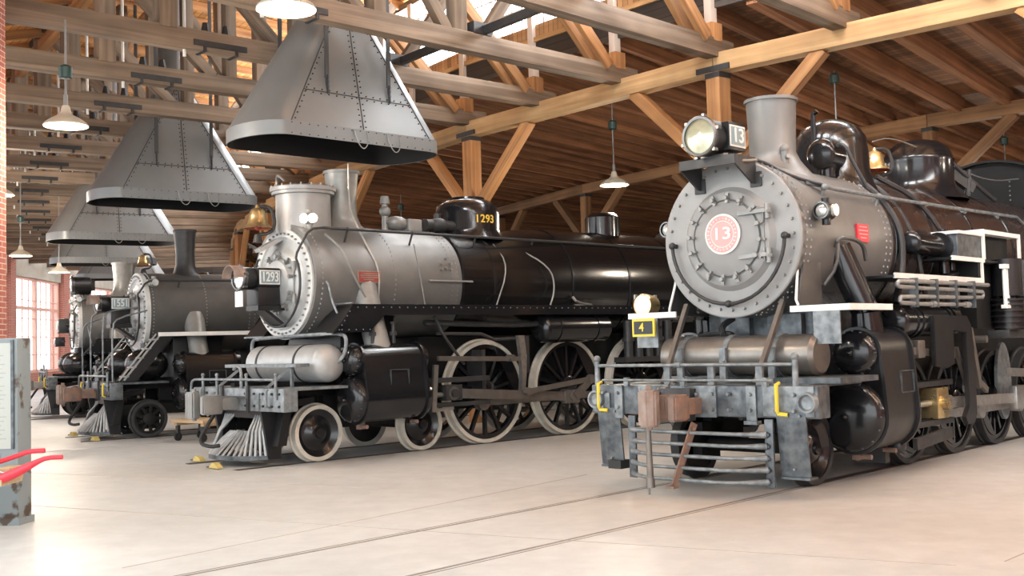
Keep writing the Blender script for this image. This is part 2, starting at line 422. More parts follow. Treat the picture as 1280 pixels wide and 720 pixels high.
# roof shells, bay by bay
for k in range(-3, 9):
    C = lambda r0, z0, r1, z1: (rp(k, 0, r0, z0), rp(k + 1, 0, r0, z0), rp(k + 1, 0, r1, z1), rp(k, 0, r1, z1))
    panel('ceiling', C(-11.9, 7.75, -8.2, 8.7), .06, M['deck_orange_lit'])
    panel('ceiling', C(-8.4, 11., .25, 10.2), .06, M['deck_orange_lit'])
    panel('ceiling', C(-.1, 7.78, 8.65, 7.02), .06, M['deck'])
    panel('ceiling', C(8.65, 7.02, 20.2, 6.35), .06, M['deck'])
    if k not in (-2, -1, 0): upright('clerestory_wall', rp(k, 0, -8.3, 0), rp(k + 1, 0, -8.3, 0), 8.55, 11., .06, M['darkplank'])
    else:  # unseen outer windows, added to light the near hood and tie beams
        a, c = rp(k, 0, -8.3, 0), rp(k + 1, 0, -8.3, 0); d = c - a; L = d.length
        w = empty('window_%d' % (73 + k), a, atan2(d.y, d.x)); w['kind'] = 'structure'; f = MB()
        for i in range(19): f.lim((L * i / 18 - .025, -.04, 8.6), (L * i / 18 + .025, .04, 10.95))
        for z in (8.65, 9.2, 9.8, 10.4, 10.9): f.lim((0, -.035, z - .02), (L, .035, z + .02))
        f.build('window_frame', M['sash_white'], w, False); g = MB(); g.lim((0, -.005, 8.6), (L, .005, 10.95)); g.build('pane', M['pane'], w, False)
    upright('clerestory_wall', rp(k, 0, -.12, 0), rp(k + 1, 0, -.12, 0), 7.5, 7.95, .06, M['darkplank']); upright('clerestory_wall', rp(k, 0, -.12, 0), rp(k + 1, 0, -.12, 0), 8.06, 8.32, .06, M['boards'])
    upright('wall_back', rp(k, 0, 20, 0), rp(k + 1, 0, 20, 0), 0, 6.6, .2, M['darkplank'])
    # ring timbers
    timber('ring_beam', rp(k, 0, 0, 6.54), rp(k + 1, 0, 0, 6.54), .3, .34, M['ring_wood'])
    timber('ring_beam', rp(k, 0, 8.65, 6.6), rp(k + 1, 0, 8.65, 6.6), .28, .3, M['ring2_wood'])
    timber('timber_sill', rp(k, 0, -.14, 8.0), rp(k + 1, 0, -.14, 8.0), .14, .1, M['ring_wood'])
    timber('timber_lintel', rp(k, 0, -.12, 10.06), rp(k + 1, 0, -.12, 10.06), .14, .16, M['tie_wood'])
    for t0, t1 in ((0, 1 / 3), (1 / 3, 2 / 3), (2 / 3, 1)):            # clerestory glazing, one window per truss bay
        a, c = rp(k, t0, -.12, 0), (rp(k, t1, -.12, 0) if t1 < 1 else rp(k + 1, 0, -.12, 0))
        d = c - a; L = d.length; x = d.normalized()
        w = empty('window_%d' % (1 + (k + 3) * 3 + round(t0 * 3)), a, atan2(x.y, x.x)); w['kind'] = 'structure'
        f = MB(); f.lim((0, -.05, 8.32), (.12, .05, 9.98))
        for i in range(1, 7): f.lim((L * i / 7 - .018, -.025, 8.32), (L * i / 7 + .018, .025, 9.98))
        for z in (8.75, 9.17, 9.58): f.lim((.1, -.022, z - .015), (L, .022, z + .015))
        f.build('window_frame', M['sash_white'], w, False)
        g = MB(); g.lim((.1, -.004, 8.32), (L, .004, 9.98)); g.build('pane', M['pane'], w, False)
    # rafters of the inner roof (each its own timber) and of the low outer roof
    n = 9 if k >= 1 else 6
    rw, rh = (.13, .27) if k >= 1 else (.22, .34)
    for i in range(n):
        t = (i + .35) / n
        timber('roof_beam', rp(k, t, -.06, 7.77 - rh / 2), rp(k, t, 8.7, 7.01 - rh / 2), rw, rh, M['raft_wood'], bev=0)
        if 0 <= k < 6: timber('roof_beam', rp(k, t, 8.3, 6.9), rp(k, t, 19.8, 6.24), .13, .27, M['raft_wood'], bev=0)
    if k >= 0:
        for i in range(6):
            t = (i + .5) / 6
            timber('roof_beam', rp(k, t, -11.8, 7.68), rp(k, t, -8.25, 8.6), .1, .2, M['brace_wood'], bev=0)
            timber('roof_beam', rp(k, t, -8.3, 10.88), rp(k, t, .1, 10.1), .1, .2, M['brace_wood'], bev=0)
        timber('roof_beam', rp(k, 0, -8.2, 8.42), rp(k + 1, 0, -8.2, 8.42), .2, .22, M['brace_wood'])
        timber('roof_beam', rp(k, 0, -5.2, 10.2), rp(k + 1, 0, -5.2, 10.2), .18, .22, M['brace_wood'])

def along(k, d, r):
    """plan point d metres along the ring from post k (d<0: back towards k-1)"""
    a = rp(k, 0, r, 0); c = rp(k + (1 if d > 0 else -1), 0, r, 0); return a + (c - a).normalized() * abs(d)
def post(k, r, ztop, m, half=2.0, drop=1.8, w=.3):
    a = rad(k); p = rp(k, 0, r, 0)
    o = timber('timber_column', p, p + V((0, 0, ztop)), w, w, m)
    s = MB(); z = ztop / 2
    s.box((z - .06, 0, 0), (.09, w + .02, w + .02)); s.build('iron_band', 'iron', o, False)
    s = MB()
    for d in (-half, half):
        q = along(k, d, r); e = p + V((0, 0, ztop - drop)); q.z = ztop + .02
        timber('brace_beam', e, q, .2, .22, m)
for k in range(-1, 8):
    post(k, 0, 6.38, M['brace_wood']); post(k, 8.65, 6.46, M['ring2_wood'], 1.9, 1.6, .26)
    a, c = along(k, -.35, 0), along(k, .35, 0)                    # iron strap over the joint of two ring beams, outward face
    for s_ in (-1,):
        q = rad(k) * (.185 * s_)
        o = MB(); o.beam(a + q + V((0, 0, 6.43)), c + q + V((0, 0, 6.43)), .02, .1); ob = o.build('beam_strap_trim', 'iron', None, False); ob['kind'] = 'structure'

# trusses: tie beam, posts, diagonals
for k in range(0, 9):
    for t in (0, 1 / 3, 2 / 3):
        T = lambda r, z: rp(k, t, -r, z)
        if k == 8 and t > 0: continue
        u = rad(k, t); sd = V((u.y, -u.x, 0))
        tie = timber('tie_beam', T(-.35, 6.79), T(11.6, 6.77), .26, .33, M['tie_wood'])
        if k >= 1:
            L = (T(-.35, 0) - T(11.6, 0)).length; xs = lambda s_: -L / 2 + .35 + s_
            p = MB(); p.box((xs(7.28), 0, -.05), (.95, .3, .1), None, .01)
            for e in (-.16, .2): p.cyl((xs(7.28 + e), 0, .16), (xs(7.28 + e), 0, .33), .085, .05, 8)
            for e in (-.28, .28): p.box((xs(7.28 + e), 0, -.14), (.05, .31, .09))
            p.build('splice_plate', 'iron', tie, False)
        timber('truss_column', T(8.17, 6.9), T(8.17, 10.95), .3, .3, M['tie_wood'])
        timber('truss_column', T(.16, 6.9), T(.16, 7.22), .28, .28, M['brace_wood'])
        c_ = MB(); q = T(7.85, 0); c_.cyl((q.x, q.y, 6.5), (q.x, q.y, 10.8), .028, None, 8); c_.build('conduit_column', 'white').__setitem__('kind', 'structure')
        timber('truss_beam', T(6.15, 6.92), T(8.05, 8.7), .16, .2, M['tie_wood'])
        if k < 7:
            timber('truss_column', T(5.8, 6.9), T(5.8, 10.4), .2, .22, M['tie_wood'])
            timber('truss_column', T(4.15, 6.9), T(4.15, 10.15), .24, .26, M['tie_wood'])
            timber('truss_beam', T(4.4, 6.92), T(5.75, 8.8), .16, .2, M['tie_wood'])
            timber('truss_beam', T(3.6, 6.92), T(2.05, 9.), .15, .2, M['tie_wood'])
            for e in (-.13, .13): timber('truss_beam', T(.5, 6.9) + sd * e, T(2.25, 8.55) + sd * e, .12, .22, M['brace_wood'])
            timber('truss_column', T(.16, 7.22), T(.16, 10.), .16, .16, M['sash_white'])
        if k < 5:
            n = (k, t + 1 / 3) if t < .6 else (k + 1, 0)
            timber('steel_beam', T(3.72, 7.03), rp(n[0], n[1], -3.62, 7.03), .1, .13, M['iron'], bev=0)
            h = MB(); q = T(3.7, 7.04); h.box(q, (.4, .3, .2), rotm('Z', atan2(u.y, u.x))); h.build('beam_shoe_trim', 'iron', None, False)['kind'] = 'structure'

# outer wall beyond the far stalls, and the brick pier at the edge of the opening
W = -11.6
for k in range(2, 9):
    a, c = rp(k, 0, W, 0), rp(k + 1, 0, W, 0); d = (c - a); L = d.length; x = d.normalized(); e = x * .5
    z0, z1 = .9, 5.87
    upright('wall_left', a, c, 0, z0, .4, M['brick']); upright('wall_left', a, c, 6.8, 7.8, .4, M['brick'])
    upright('lintel', a, c, z1, 6.8, .46, M['concrete'])
    upright('brick_pillar', c - e, c + e, 0, 7.4, .8, M['brick'])
    w = empty('window_%d' % (40 + k), a + e, atan2(x.y, x.x)); w['kind'] = 'structure'
    f = MB(); LL = L - 1.
    f.lim((0, -.1, z0), (.18, .1, z1)); f.lim((LL - .18, -.1, z0), (LL, .1, z1)); f.lim((0, -.1, z0), (LL, .1, z0 + .15)); f.lim((0, -.1, z1 - .12), (LL, .1, z1))
    f.lim((LL / 2 - .12, -.1, z0), (LL / 2 + .12, .1, z1)); f.lim((0, -.08, 4.2), (LL, .08, 4.36))
    for i in range(1, 8): f.lim((LL * i / 8 - .02, -.03, z0), (LL * i / 8 + .02, .03, z1))
    for i in range(1, 5): f.lim((0, -.028, z0 + i * .95 - .02), (LL, .028, z0 + i * .95 + .02))
    f.build('window_frame', M['window_frame'], w, False)
    g = MB(); g.lim((.1, -.006, z0), (LL - .1, .006, z1)); g.build('pane', M['pane'], w, False)
upright('brick_pillar', (-7.62, 14.76), (-6.9, 14.8), 0, 7.6, .6, M['brick'])
# unseen annex roof, added on the camera's side to cut light from the sky
for k in (-1, 0, 1, 2): panel('ceiling', (rp(k, 0, -19, 7.0), rp(k + 1, 0, -19, 7.0), rp(k + 1, 0, -11.8, 7.72), rp(k, 0, -11.8, 7.72)), .06, M['white'])
# unseen wall with tall windows, added on the camera's right to block sky light
RW = [V((5.4, 2.75, 0))] + [rp(k, 0, W, 0) for k in (-1, -2, -3)]
for i, (a, c) in enumerate(zip(RW, RW[1:])):
    L = (c - a).length; x = (c - a).normalized(); p, q = a + x * L * .34, a + x * L * .66
    upright('light_block_wall', a, p, 0, 7.75, .4, M['brick']); upright('light_block_wall', q, c, 0, 7.75, .4, M['brick']); upright('light_block_wall', p, q, 0, 1.2, .4, M['brick']); upright('light_block_wall', p, q, 5., 7.75, .4, M['brick'])
    w = empty('window_%d' % (60 + i), p, atan2(x.y, x.x)); w['kind'] = 'structure'; LL = L * .32
    f = MB()
    for j in range(6): f.lim((LL * j / 5 - .03, -.05, 1.2), (LL * j / 5 + .03, .05, 5.))
    for j in range(6): f.lim((0, -.045, 1.2 + j * .76 - .03), (LL, .045, 1.2 + j * .76 + .03))
    f.build('window_frame', M['window_frame'], w, False); g = MB(); g.lim((0, -.006, 1.2), (LL, .006, 5.)); g.build('pane', M['pane'], w, False)
upright('wall_north', rp(9, 0, -11.4, 0), rp(9, 0, 20, 0), 0, 11, .3, M['darkplank']); upright('wall_north', rp(-3, 0, -12, 0), rp(-3, 0, 20, 0), 0, 7.6, .3, M['brick'])  # the brick end wall is unseen, added to dim the right interior
# ------------------------------------------------------------------ locomotives. Local frame: +x the side we see, +y towards the tender, z up
def circ(R, n, zc, y, a0=0., a1=2 * pi, cx=0.):
    return [(cx + R * cos(a0 + (a1 - a0) * i / n), y, zc + R * sin(a0 + (a1 - a0) * i / n)) for i in range(n)]

def disc_wheel(r, root, white, name='leading_wheel', spoked=False):
    b = MB(); ri = r - .066
    if spoked:
        b.lathe([(-.05, ri), (.05, ri), (.05, ri - .05), (-.05, ri - .05), (-.05, ri)], axis='x', n=36)
        for i in range(9):
            a = 2 * pi * i / 9; b.beam((0, cos(a) * .1, sin(a) * .1), (0, cos(a) * (ri - .03), sin(a) * (ri - .03)), .06, .06)
        b.lathe([(-.08, 0), (-.08, .13), (.1, .13), (.12, .1), (.12, 0)], axis='x', n=24)
    else:
        b.lathe([(.045, ri), (.02, ri - .03), (-.015, ri * .74), (.0, ri * .55), (.05, ri * .4), (.07, ri * .32), (.07, ri * .22), (.1, ri * .2), (.1, 0)], axis='x', n=40)
        b.lathe([(-.06, 0), (-.06, ri)], axis='x', n=40)
    w = b.build(name, 'black' if not spoked else 'soot', root)
    t = MB(); t.lathe([(-.07, ri), (-.07, r + .026), (-.04, r + .026), (-.03, r), (.07, r - .004), (.07, ri), (-.07, ri)], axis='x', n=56)
    t.build('tyre', 'tire_white' if white else 'iron', w)
    a = MB(); a.cyl((-1.45, 0, 0), (0, 0, 0), .085, None, 12); a.build('axle', 'soot', w)
    return w
def driver(r, root, white, cw_a=-2.2, n=14):
    b = MB(); ri = r - .068
    b.lathe([(-.05, ri), (.05, ri), (.05, ri - .07), (-.05, ri - .07), (-.05, ri)], axis='x', n=56)
    for i in range(n):
        a = 2 * pi * (i + .5) / n; b.beam((.0, cos(a) * .12, sin(a) * .12), (0, cos(a) * (ri - .05), sin(a) * (ri - .05)), .07, .055)
    b.lathe([(-.09, 0), (-.09, .19), (.1, .19), (.12, .15), (.12, 0)], axis='x', n=28)
    P = [(cos(a) * q, sin(a) * q) for q, rng in ((ri - .05, [cw_a - .75 + 1.5 * i / 16 for i in range(17)]), ) for a in rng]
    b.prism(P, 'x', -.06, .06)
    a = cw_a + pi; b.cyl((-.05, cos(a) * .33, sin(a) * .33), (.12, cos(a) * .33, sin(a) * .33), .12, .1, 18)
    w = b.build('driving_wheel', 'black', root)
    t = MB(); t.lathe([(-.07, ri), (-.07, r + .03), (-.04, r + .03), (-.03, r), (.075, r - .005), (.075, ri), (-.07, ri)], axis='x', n=72)
    t.build('tyre', 'tire_white' if white else 'iron', w)
    a = MB(); a.cyl((-1.45, 0, 0), (0, 0, 0), .11, None, 12); a.build('axle', 'soot', w)
    return w
def wheelset(w, root, y, r, x=.79):
    """place wheel w at the near side and its twin on the far rail"""
    w.location = (x, y, r + .012)
    c = copy_tree(w, root); c.location = (-x, y, r + .012); c.rotation_euler = (0, 0, pi)
    for ch in list(c.children):
        if ch.name.startswith('axle'): bpy.data.objects.remove(ch)
def again(w, root, y, r, x=.79):
    c = copy_tree(w, root); wheelset(c, root, y, r, x)

def bell(root, c, R, ang=0.):
    """bell hung in a fork; c = bottom centre"""
    b = MB(); s = R
    b.lathe([(0, s), (.02 * s, 1.02 * s), (.12 * s, .9 * s), (.35 * s, .68 * s), (.8 * s, .56 * s), (1.15 * s, .5 * s), (1.32 * s, .36 * s), (1.4 * s, .16 * s), (1.6 * s, .1 * s), (1.62 * s, 0)], c, n=36)
    o = b.build('bell', 'brass', root)
    i = MB(); i.lathe([(.02 * s, .95 * s), (.3 * s, .6 * s), (1.1 * s, .42 * s), (1.2 * s, 0)], c, n=28); i.ball((c[0], c[1], c[2] + .03), .05 * s / .2); i.build('bell_mouth', 'bellred', o)
    y = MB(); dx, dy = cos(ang), sin(ang)
    p = lambda a, h: (c[0] + dx * a * s, c[1] + dy * a * s, c[2] + h * s)
    y.tube([p(.02, 1.5), p(.75, 1.5), p(1.02, 1.1), p(1.15, .3), p(.9, -.3), p(0, -.42)], .024 * s / .2, 8, 2)
    y.cyl(p(0, -.4), p(0, -.95), .05, .08, 10)
    y.build('bell_yoke', 'iron', root)

def cylinder_side(root, cfg, sx):
    """valve chest over piston cylinder, wrapped in a sheet jacket; sx = +1 near side, -1 far side"""
    x1, z1, r1 = cfg['vc']; x2, z2, r2 = cfg['pc']; y0, y1 = cfg['cy']
    x1 *= sx; x2 *= sx
    m = cfg.get('cylmat', 'black')
    b = MB(); poly = hull2((x1, z1), r1 * .98, (x2, z2), r2 * .98)
    b.prism(poly, 'y', y0 + .12, y1 - .1)
    b.lim((sx * .45, y0 + .2, z2 - .1), (x1, y1 - .15, z1 + r1 * .9), .02)
    for y in (y0 + .12, y1 - .14): b.prism(hull2((x1, z1), r1 + .03, (x2, z2), r2 + .03), 'y', y, y + .04)
    j = b.build('cylinder_jacket', m, root)
    c = MB()
    for (x, z, r) in ((x1, z1, r1), (x2, z2, r2)):
        c.mark(); c.lathe([(y0 - .06, 0), (y0 - .06, r * .25), (y0 - .03, r * .72), (y0 + .02, r * .9), (y0 + .06, r * .97), (y0 + .14, r)], (x, 0, z), 'y', 40)
        c.ball((x, y0 - .06, z), .04, n=10)
        c.mark(); c.lathe([(y1 - .12, r * .98), (y1, r * .9), (y1 + .03, r * .4), (y1 + .03, 0)], (x, 0, z), 'y', 32)
    c.each('cylinder_cover', cfg.get('covermat', m), root)
    xo = x1 + sx * (r1 + .0); b = MB(); q = max(x1, x2, key=abs); xo = sx * (max(abs(x1) + r1, abs(x2) + r2) - .0)
    zf = (z1 + z2) / 2; xo = (x1 + x2) / 2 + sx * (r1 + r2) / 2
    for ya, yb, za, zb_ in ((.6, .96, .13, .142), (.6, .96, -.12, -.108), (.6, .612, -.12, .142), (.948, .96, -.12, .142)): b.lim((xo - .06, y0 + ya, zf + za), (xo + .012 * sx, y0 + yb, zf + zb_))
    b.build('inspection_frame', 'worn', j)
    d = MB()
    for (x, z, r) in ((x1, z1, r1), (x2, z2, r2)):
        d.bolts([(x + r * .93 * cos(a), y0 + .06, z + r * .93 * sin(a)) for a in [2 * pi * i / 16 for i in range(16)]], (0, -1, 0), .014, .03)
    d.build('cover_bolts', 'worn', root)
    k = MB(); k.lim((min(x2, x2 - .06 * sx), y0 + .2, z2 - r2 - .1), (x2 + .03, y0 + .3, z2 - r2 + .02)); k.cyl((x2, y0 + .25, z2 - r2 - .06), (x2 + .16 * sx, y0 + .25, z2 - r2 - .06), .03, None, 8)
    k.mark(); k.cyl((x2, y1 - .2, z2 - r2 - .04), (x2 + .16 * sx, y1 - .2, z2 - r2 - .04), .03, None, 8); k.each('drain_cock', 'rust', root)

def coupler(root, y0, z, m='rust', length=.62):
    """knuckle coupler reaching forward from the beam face at y0"""
    b = MB(); f = y0 - length
    b.lim((-.1, y0, z - .09), (.1, f + .25, z + .09), .02)
    b.prism([(-.1, f + .34), (.12, f + .34), (.2, f + .16), (.18, f - .02), (.08, f - .03), (.06, f + .12), (-.06, f + .15), (-.14, f + .1), (-.24, f - .04), (-.28, f + .05), (-.2, f + .24)], 'z', z - .14, z + .14, .02)
    c = b.build('coupler', m, root)
    k = MB(); k.prism([(-.27, f + .02), (-.16, f + .08), (-.07, f + .06), (-.05, f - .06), (-.12, f - .12), (-.24, f - .1), (-.3, f - .04)], 'z', z - .2, z + .2, .02)
    k.cyl((-.2, f + .03, z - .24), (-.2, f + .03, z + .24), .035, None, 10); k.build('knuckle', 'rust_pale' if m == 'rust' else m, c)

def headlight(root, c, r, L, num, visor=False, box=(.2, .36, .19)):
    b = MB(); x, y, z = c
    b.lathe([(y + L, 0), (y + L, r * .8), (y + L - .05, r * .95), (y + .03, r * .98), (y, r * 1.05)], (x, 0, z), 'y', 36)
    bx, bl, bh = box
    b.lim((x - bx, y + L * .42, z - bh * .62), (x + bx, y + L * .42 + bl, z + bh * .72), .015)
    if visor: b.lim((x - bx * .9, y + L * .42, z - bh * 1.9), (x + bx * .9, y + L * .42 + bl, z - bh * .62), .015)
    h = b.build('headlight', 'satin', root)
    t = MB(); t.lathe([(y + .05, r * .97), (y - .03, r * 1.08), (y - .05, r * 1.02), (y - .045, r * .9)], (x, 0, z), 'y', 40)
    for i in range(6):
        a = i * pi / 3 + .3; t.box((x + r * 1.1 * cos(a), y, z + r * 1.1 * sin(a)), (.035, .07, .035))
    t.build('lens_ring', 'chrome', h)
    l = MB(); l.lathe([(y - .055, 0), (y - .045, r * .5), (y - .02, r * .95)], (x, 0, z), 'y', 36); l.build('lens', 'lens' if not visor else 'clear', h)
    if visor:
        v = MB(); n = 20; A = []
        P = [(x + (r * 1.08) * cos(pi * i / n * 1.0), z + (r * 1.08) * sin(pi * i / n)) for i in range(n + 1)]
        P2 = [(x + (r * 1.02) * cos(pi * i / n), z + (r * 1.02) * sin(pi * i / n)) for i in range(n, -1, -1)]
        v.prism(P + P2, 'y', y - .2, y); v.build('visor', 'rust_pale', h)
    if num:
        yb = y + L * .42 + bl / 2; zb = z + bh * .05
        for sx in (1, -1):
            p = MB(); p.lim((x + sx * bx, yb - bl * .47, zb - bh * .5), (x + sx * (bx + .012), yb + bl * .47, zb + bh * .5)); q = p.build('number_board', 'white' , h, False)
            p = MB(); p.lim((x + sx * (bx + .006), yb - bl * .42, zb - bh * .42), (x + sx * (bx + .018), yb + bl * .42, zb + bh * .42)); p.build('number_glass', 'board_grey', h, False)
        text(num, bh * .95, 'number_characters', 'white', h, (x + bx + .022, yb, zb), 'x', .004, bl * (.7 if len(num) > 2 else .55))
    return h

def smokebox_door(root, y, zc, R, mring, mdoor, nb, rdog, ndog, dome=.16, hinge_a=.3):
    f = MB(); f.lathe([(y + .06, R), (y - .03, R), (y - .035, R * .985), (y - .035, R * .86), (y - .01, R * .84)], (0, 0, zc), 'y', 72)
    ring = f.build('smokebox_ring', mring, root)
    b = MB(); b.bolts(circ(R * .925, nb, zc, y - .035), (0, -1, 0), .02, .035, 6); b.build('ring_bolts', 'pipe', ring)
    d = MB(); d.lathe([(y - .01, R * .86), (y - .012, R * .7), (y - .03, R * .655), (y - .075, R * .6), (y - .09, R * .55), (y - .085, R * .49), (y - .07, R * .475), (y - .085, R * .46), (y - dome * .75, R * .42), (y - dome * .9, R * .3), (y - dome, 0)], (0, 0, zc), 'y', 72)
    door = d.build('smokebox_door', mdoor, root)
    g = MB()
    for i in range(ndog):
        g.mark(); a = 2 * pi * (i + .35) / ndog; c_, s_ = cos(a), sin(a)
        p = V((rdog * c_, y - .1, zc + rdog * s_)); g.cyl(p + V((0, .03, 0)), p + V((0, -.07, 0)), .016, None, 8); g.cyl(p + V((0, -.05, 0)), p + V((0, -.085, 0)), .028, None, 6)
        g.beam(p + V((-.05 * c_, -.03, -.05 * s_)), p + V((.075 * c_, -.02, .075 * s_)), .04, .025)
    g.each('door_clamp', 'pipe', door)
    h = MB()
    for s_ in (1, -1):
        z = zc + s_ * R * .3
        h.box((R * .36, y - .115, z), (R * .3, .03, .05)); h.cyl((R * .52, y - .1, z - .07), (R * .52, y - .1, z + .07), .035, None, 10)
    h.cyl((R * .52, y - .1, zc - R * .38), (R * .52, y - .1, zc + R * .38), .014, None, 8)
    h.build('door_hinge', 'pipe', door)
    return ring, door

def loco(c):
    root = empty('steam_locomotive', (c['o'][0], c['o'][1], 0), -radians(c['phi']))
    tag(root, c['label'], 'locomotive', 'steam locomotives in the roundhouse')
    zc, R, Rb, Ls, Lb = c['zc'], c['R'], c['Rb'], c['Ls'], c['Lb']
    white = c.get('white', True); big = c.get('detail', True)
    # boiler
    b = MB(); b.lathe([(.02, R * .9), (.02, R), (Ls, R * 1.01), (Ls + .02, R * .97)], (0, 0, zc), 'y', 72); sb = b.build('smokebox', c.get('smat', 'smokebox'), root)
    b = MB()
    for yy in (.14, Ls - .1, Ls - .22, Ls * .52): b.bolts([(R * 1.003 * cos(a), yy, zc + R * 1.003 * sin(a)) for a in [radians(-70 + i * 5) for i in range(45)]], (0, 0, 1), .014, .018, 5)
    b.build('smokebox_rivets', 'pipe', sb)
    b = MB(); b.lathe([(Ls + .005, R * .96), (Ls + .02, R * 1.02), (Ls + .6, R * 1.03), (Ls + 2.6, Rb), (Lb, Rb * 1.01), (Lb, 0)], (0, 0, zc + .02), 'y', 72); bo = b.build('boiler', c['bmat'], root)
    b = MB()
    for yy, rr in ((Ls + .05, R * 1.022), (Ls + .75, R * 1.032), (Ls + 2.6, Rb), (Ls + 4.2, Rb * 1.005), (Ls + 5.8, Rb * 1.008)):
        b.lathe([(yy - .03, rr + .003), (yy - .028, rr + .012), (yy + .028, rr + .012), (yy + .03, rr + .003)], (0, 0, zc + .02), 'y', 72)
    b.build('boiler_band', 'black', bo)
    ring, door = smokebox_door(root, .02, c['zr'], c['Rr'], 'ring_white', 'silver', 44, c['Rr'] * .5, 10, .2)
    # stack
    sr = c['sr']; y = c['sy']; z0 = zc + R - .12; z1 = c['st']
    b = MB(); b.lathe([(z0 - .05, sr * 1.9), (z0 + .06, sr * 1.45), (z0 + .16, sr * 1.1), (z0 + .32, sr * .88), (z0 + .6, sr * .86), (z1 - .05, sr * 1.0), (z1 - .05, sr * 1.08), (z1, sr * 1.08), (z1, sr * .9), (z1 - .5, sr * .8)], (0, y, 0), 'z', 44)
    b.build('chimney', 'pipe' if c.get('fwh') else 'iron' if c.get('darkstack') else 'pipe', root)
    if c.get('fwh'):
        b = MB(); b.lathe([(zc + R - .15, .44), (4.2, .44), (4.2, .5), (4.25, .5), (4.25, .53), (4.31, .53), (4.33, .5), (4.36, .3), (4.37, 0)], (0, .4, 0), 'z', 48); f = b.build('feedwater_heater', 'heater', root)
        b = MB(); b.bolts([(.51 * cos(a), .4 + .51 * sin(a), 4.32) for a in [2 * pi * i / 20 for i in range(20)]], (0, 0, 1), .02, .03); b.tube([(-.3, .1, 4.36), (-.3, .1, 4.5), (-.1, .0, 4.52), (.1, .0, 4.4)], .02, 8, 2); b.build('lid_bolts', 'pipe', f)
        b = MB(); b.tube([(.42, 1.0, 4.72), (.42, 1.0, 4.0), (.55, 1.02, 3.75), (.8, 1.1, 3.3), (R + .03, 1.2, 2.95), (R + .03, 1.15, 2.4)], .016, 8, 2); b.build('vent_pipe', 'steel', root)
    # domes
    if 'dome' in c:
        y, r, zt = c['dome']
        b = MB(); z0 = zc + R - .02
        b.lathe([(z0 - .1, r * 1.18), (z0 + .02, r * 1.04), (z0 + .1, r), (zt - .28, r), (zt - .14, r * .93), (zt - .05, r * .74), (zt - .01, r * .5), (zt, .0)], (0, y, 0), 'z', 48); dm = b.build('steam_dome', 'black', root)
        b = MB(); b.lathe([(zt - .02, .34), (zt + .02, .33), (zt + .02, 0)], (0, y, 0), 'z', 28); b.build('dome_cap', 'black', dm)
        if c.get('num') == '1293':
            # gold road number bent round the dome: one character at a time
            for i, ch in enumerate('1293'):
                a = radians(-8 + (i - 1.5) * 10.); q = V((r * 1.004 * cos(a), y + r * 1.004 * sin(a), zt - .42))
                t = text(ch, .2, 'road_number', 'gold', dm, q, 'x', .006); t.rotation_euler = (0, 0, a)
        y2, r2, zt2 = c['dome2']
        b = MB(); b.lathe([(z0, r2 * 1.25), (z0 + .1, r2), (zt2 - .12, r2), (zt2 - .03, r2 * .7), (zt2, 0)], (0, y2, 0), 'z', 36); b.build('sand_dome', 'black', root)
        b = MB(); b.lim((-.22, 2.35, zc + R - .02), (.25, 2.65, zc + R + .2), .03); b.build('check_valve_box', 'heater', root)
        b = MB(); b.cyl((.05, 2.0, zc + R - .05), (.05, 2.0, zc + R + .45), .06, .05, 12); b.ball((.05, 2.0, zc + R + .32), .1, n=12); b.cyl((.05, 2.0, zc + R + .45), (.05, 2.0, zc + R + .58), .09, .07, 12); b.ball((.1, 2.2, zc + R + .12), .16, (1, 1.4, .8), 12); b.build('whistle', 'pipe', root)
        b = MB(); b.ball((.2, 3.05, zc + R + .12), .15, (1, 1.5, .9), 14); b.cyl((.2, 2.75, zc + R + .12), (.2, 3.4, zc + R + .12), .1, None, 14); b.cyl((.12, 3.1, zc + R), (.12, 3.1, zc + R + .34), .06, None, 10); b.tube([(.2, 3.4, zc + R + .1), (.4, 3.7, zc + R - .05), (.7, 3.75, zc + R - .25)], .03, 8, 2); b.build('turbo_generator', 'iron', root)
    else:
        b = MB(); z0 = zc + R - .05
        b.lathe([(z0 - .1, .5), (z0 + .1, .4), (z0 + .55, .38), (z0 + .7, .25), (z0 + .74, 0)], (0, 3.6, 0), 'z', 40); b.build('steam_dome', 'black', root)
    # bell, headlight
    bx = c['bell']; bell(root, bx[:3], bx[3], c.get('bella', 0.))
    b = MB(); b.beam((bx[0], bx[1], bx[2] - .35), (bx[0] * .6, .1, zc + R * .8), .3, .06); b.build('bell_bracket', 'silver', root)
    hy, hz, hr = c['hl']
    headlight(root, (0, hy, hz), hr, .5, c.get('num'), c.get('num') is not None, (.2, .38, .22))
    b = MB(); b.lim((-.18, hy + .2, hz - .5), (.18, .0, hz - .42)); b.beam((0, hy + .3, hz - .45), (0, -.05, hz - .75), .3, .05); b.build('headlight_shelf', 'satin', root)
    if c.get('num') == '1293':
        b = MB(); b.lim((-.11, hy - .03, hz - .44), (.11, hy - .015, hz - .2)); b.build('hanging_card', 'white', root)
    # handrails
    xr = R * .86; zr = c['hr']
    b = MB(); b.tube([(xr, 0.25, zr), (xr, 3, zr), (xr + .03, c['hrl'], zr)], .024, 8)
    b.tube([(xr, .25, zr), (xr * .96, .02, zr - .03), (xr * .9, -.1, zr - .25)] + [(c['Rr'] * .8 * cos(a), -.12, c['zr'] + c['Rr'] * .8 * sin(a)) for a in [radians(35 - i * 12) for i in range(22)]], .02, 8, 1)
    for yy in (.7, 2., 3.4, 4.8, 6.2, 7.6):
        b.cyl((xr, yy, zr), (xr * .88, yy, zr - .2), .018, None, 8); b.ball((xr, yy, zr), .035, n=8)
    b.build('handrail', 'iron', root)
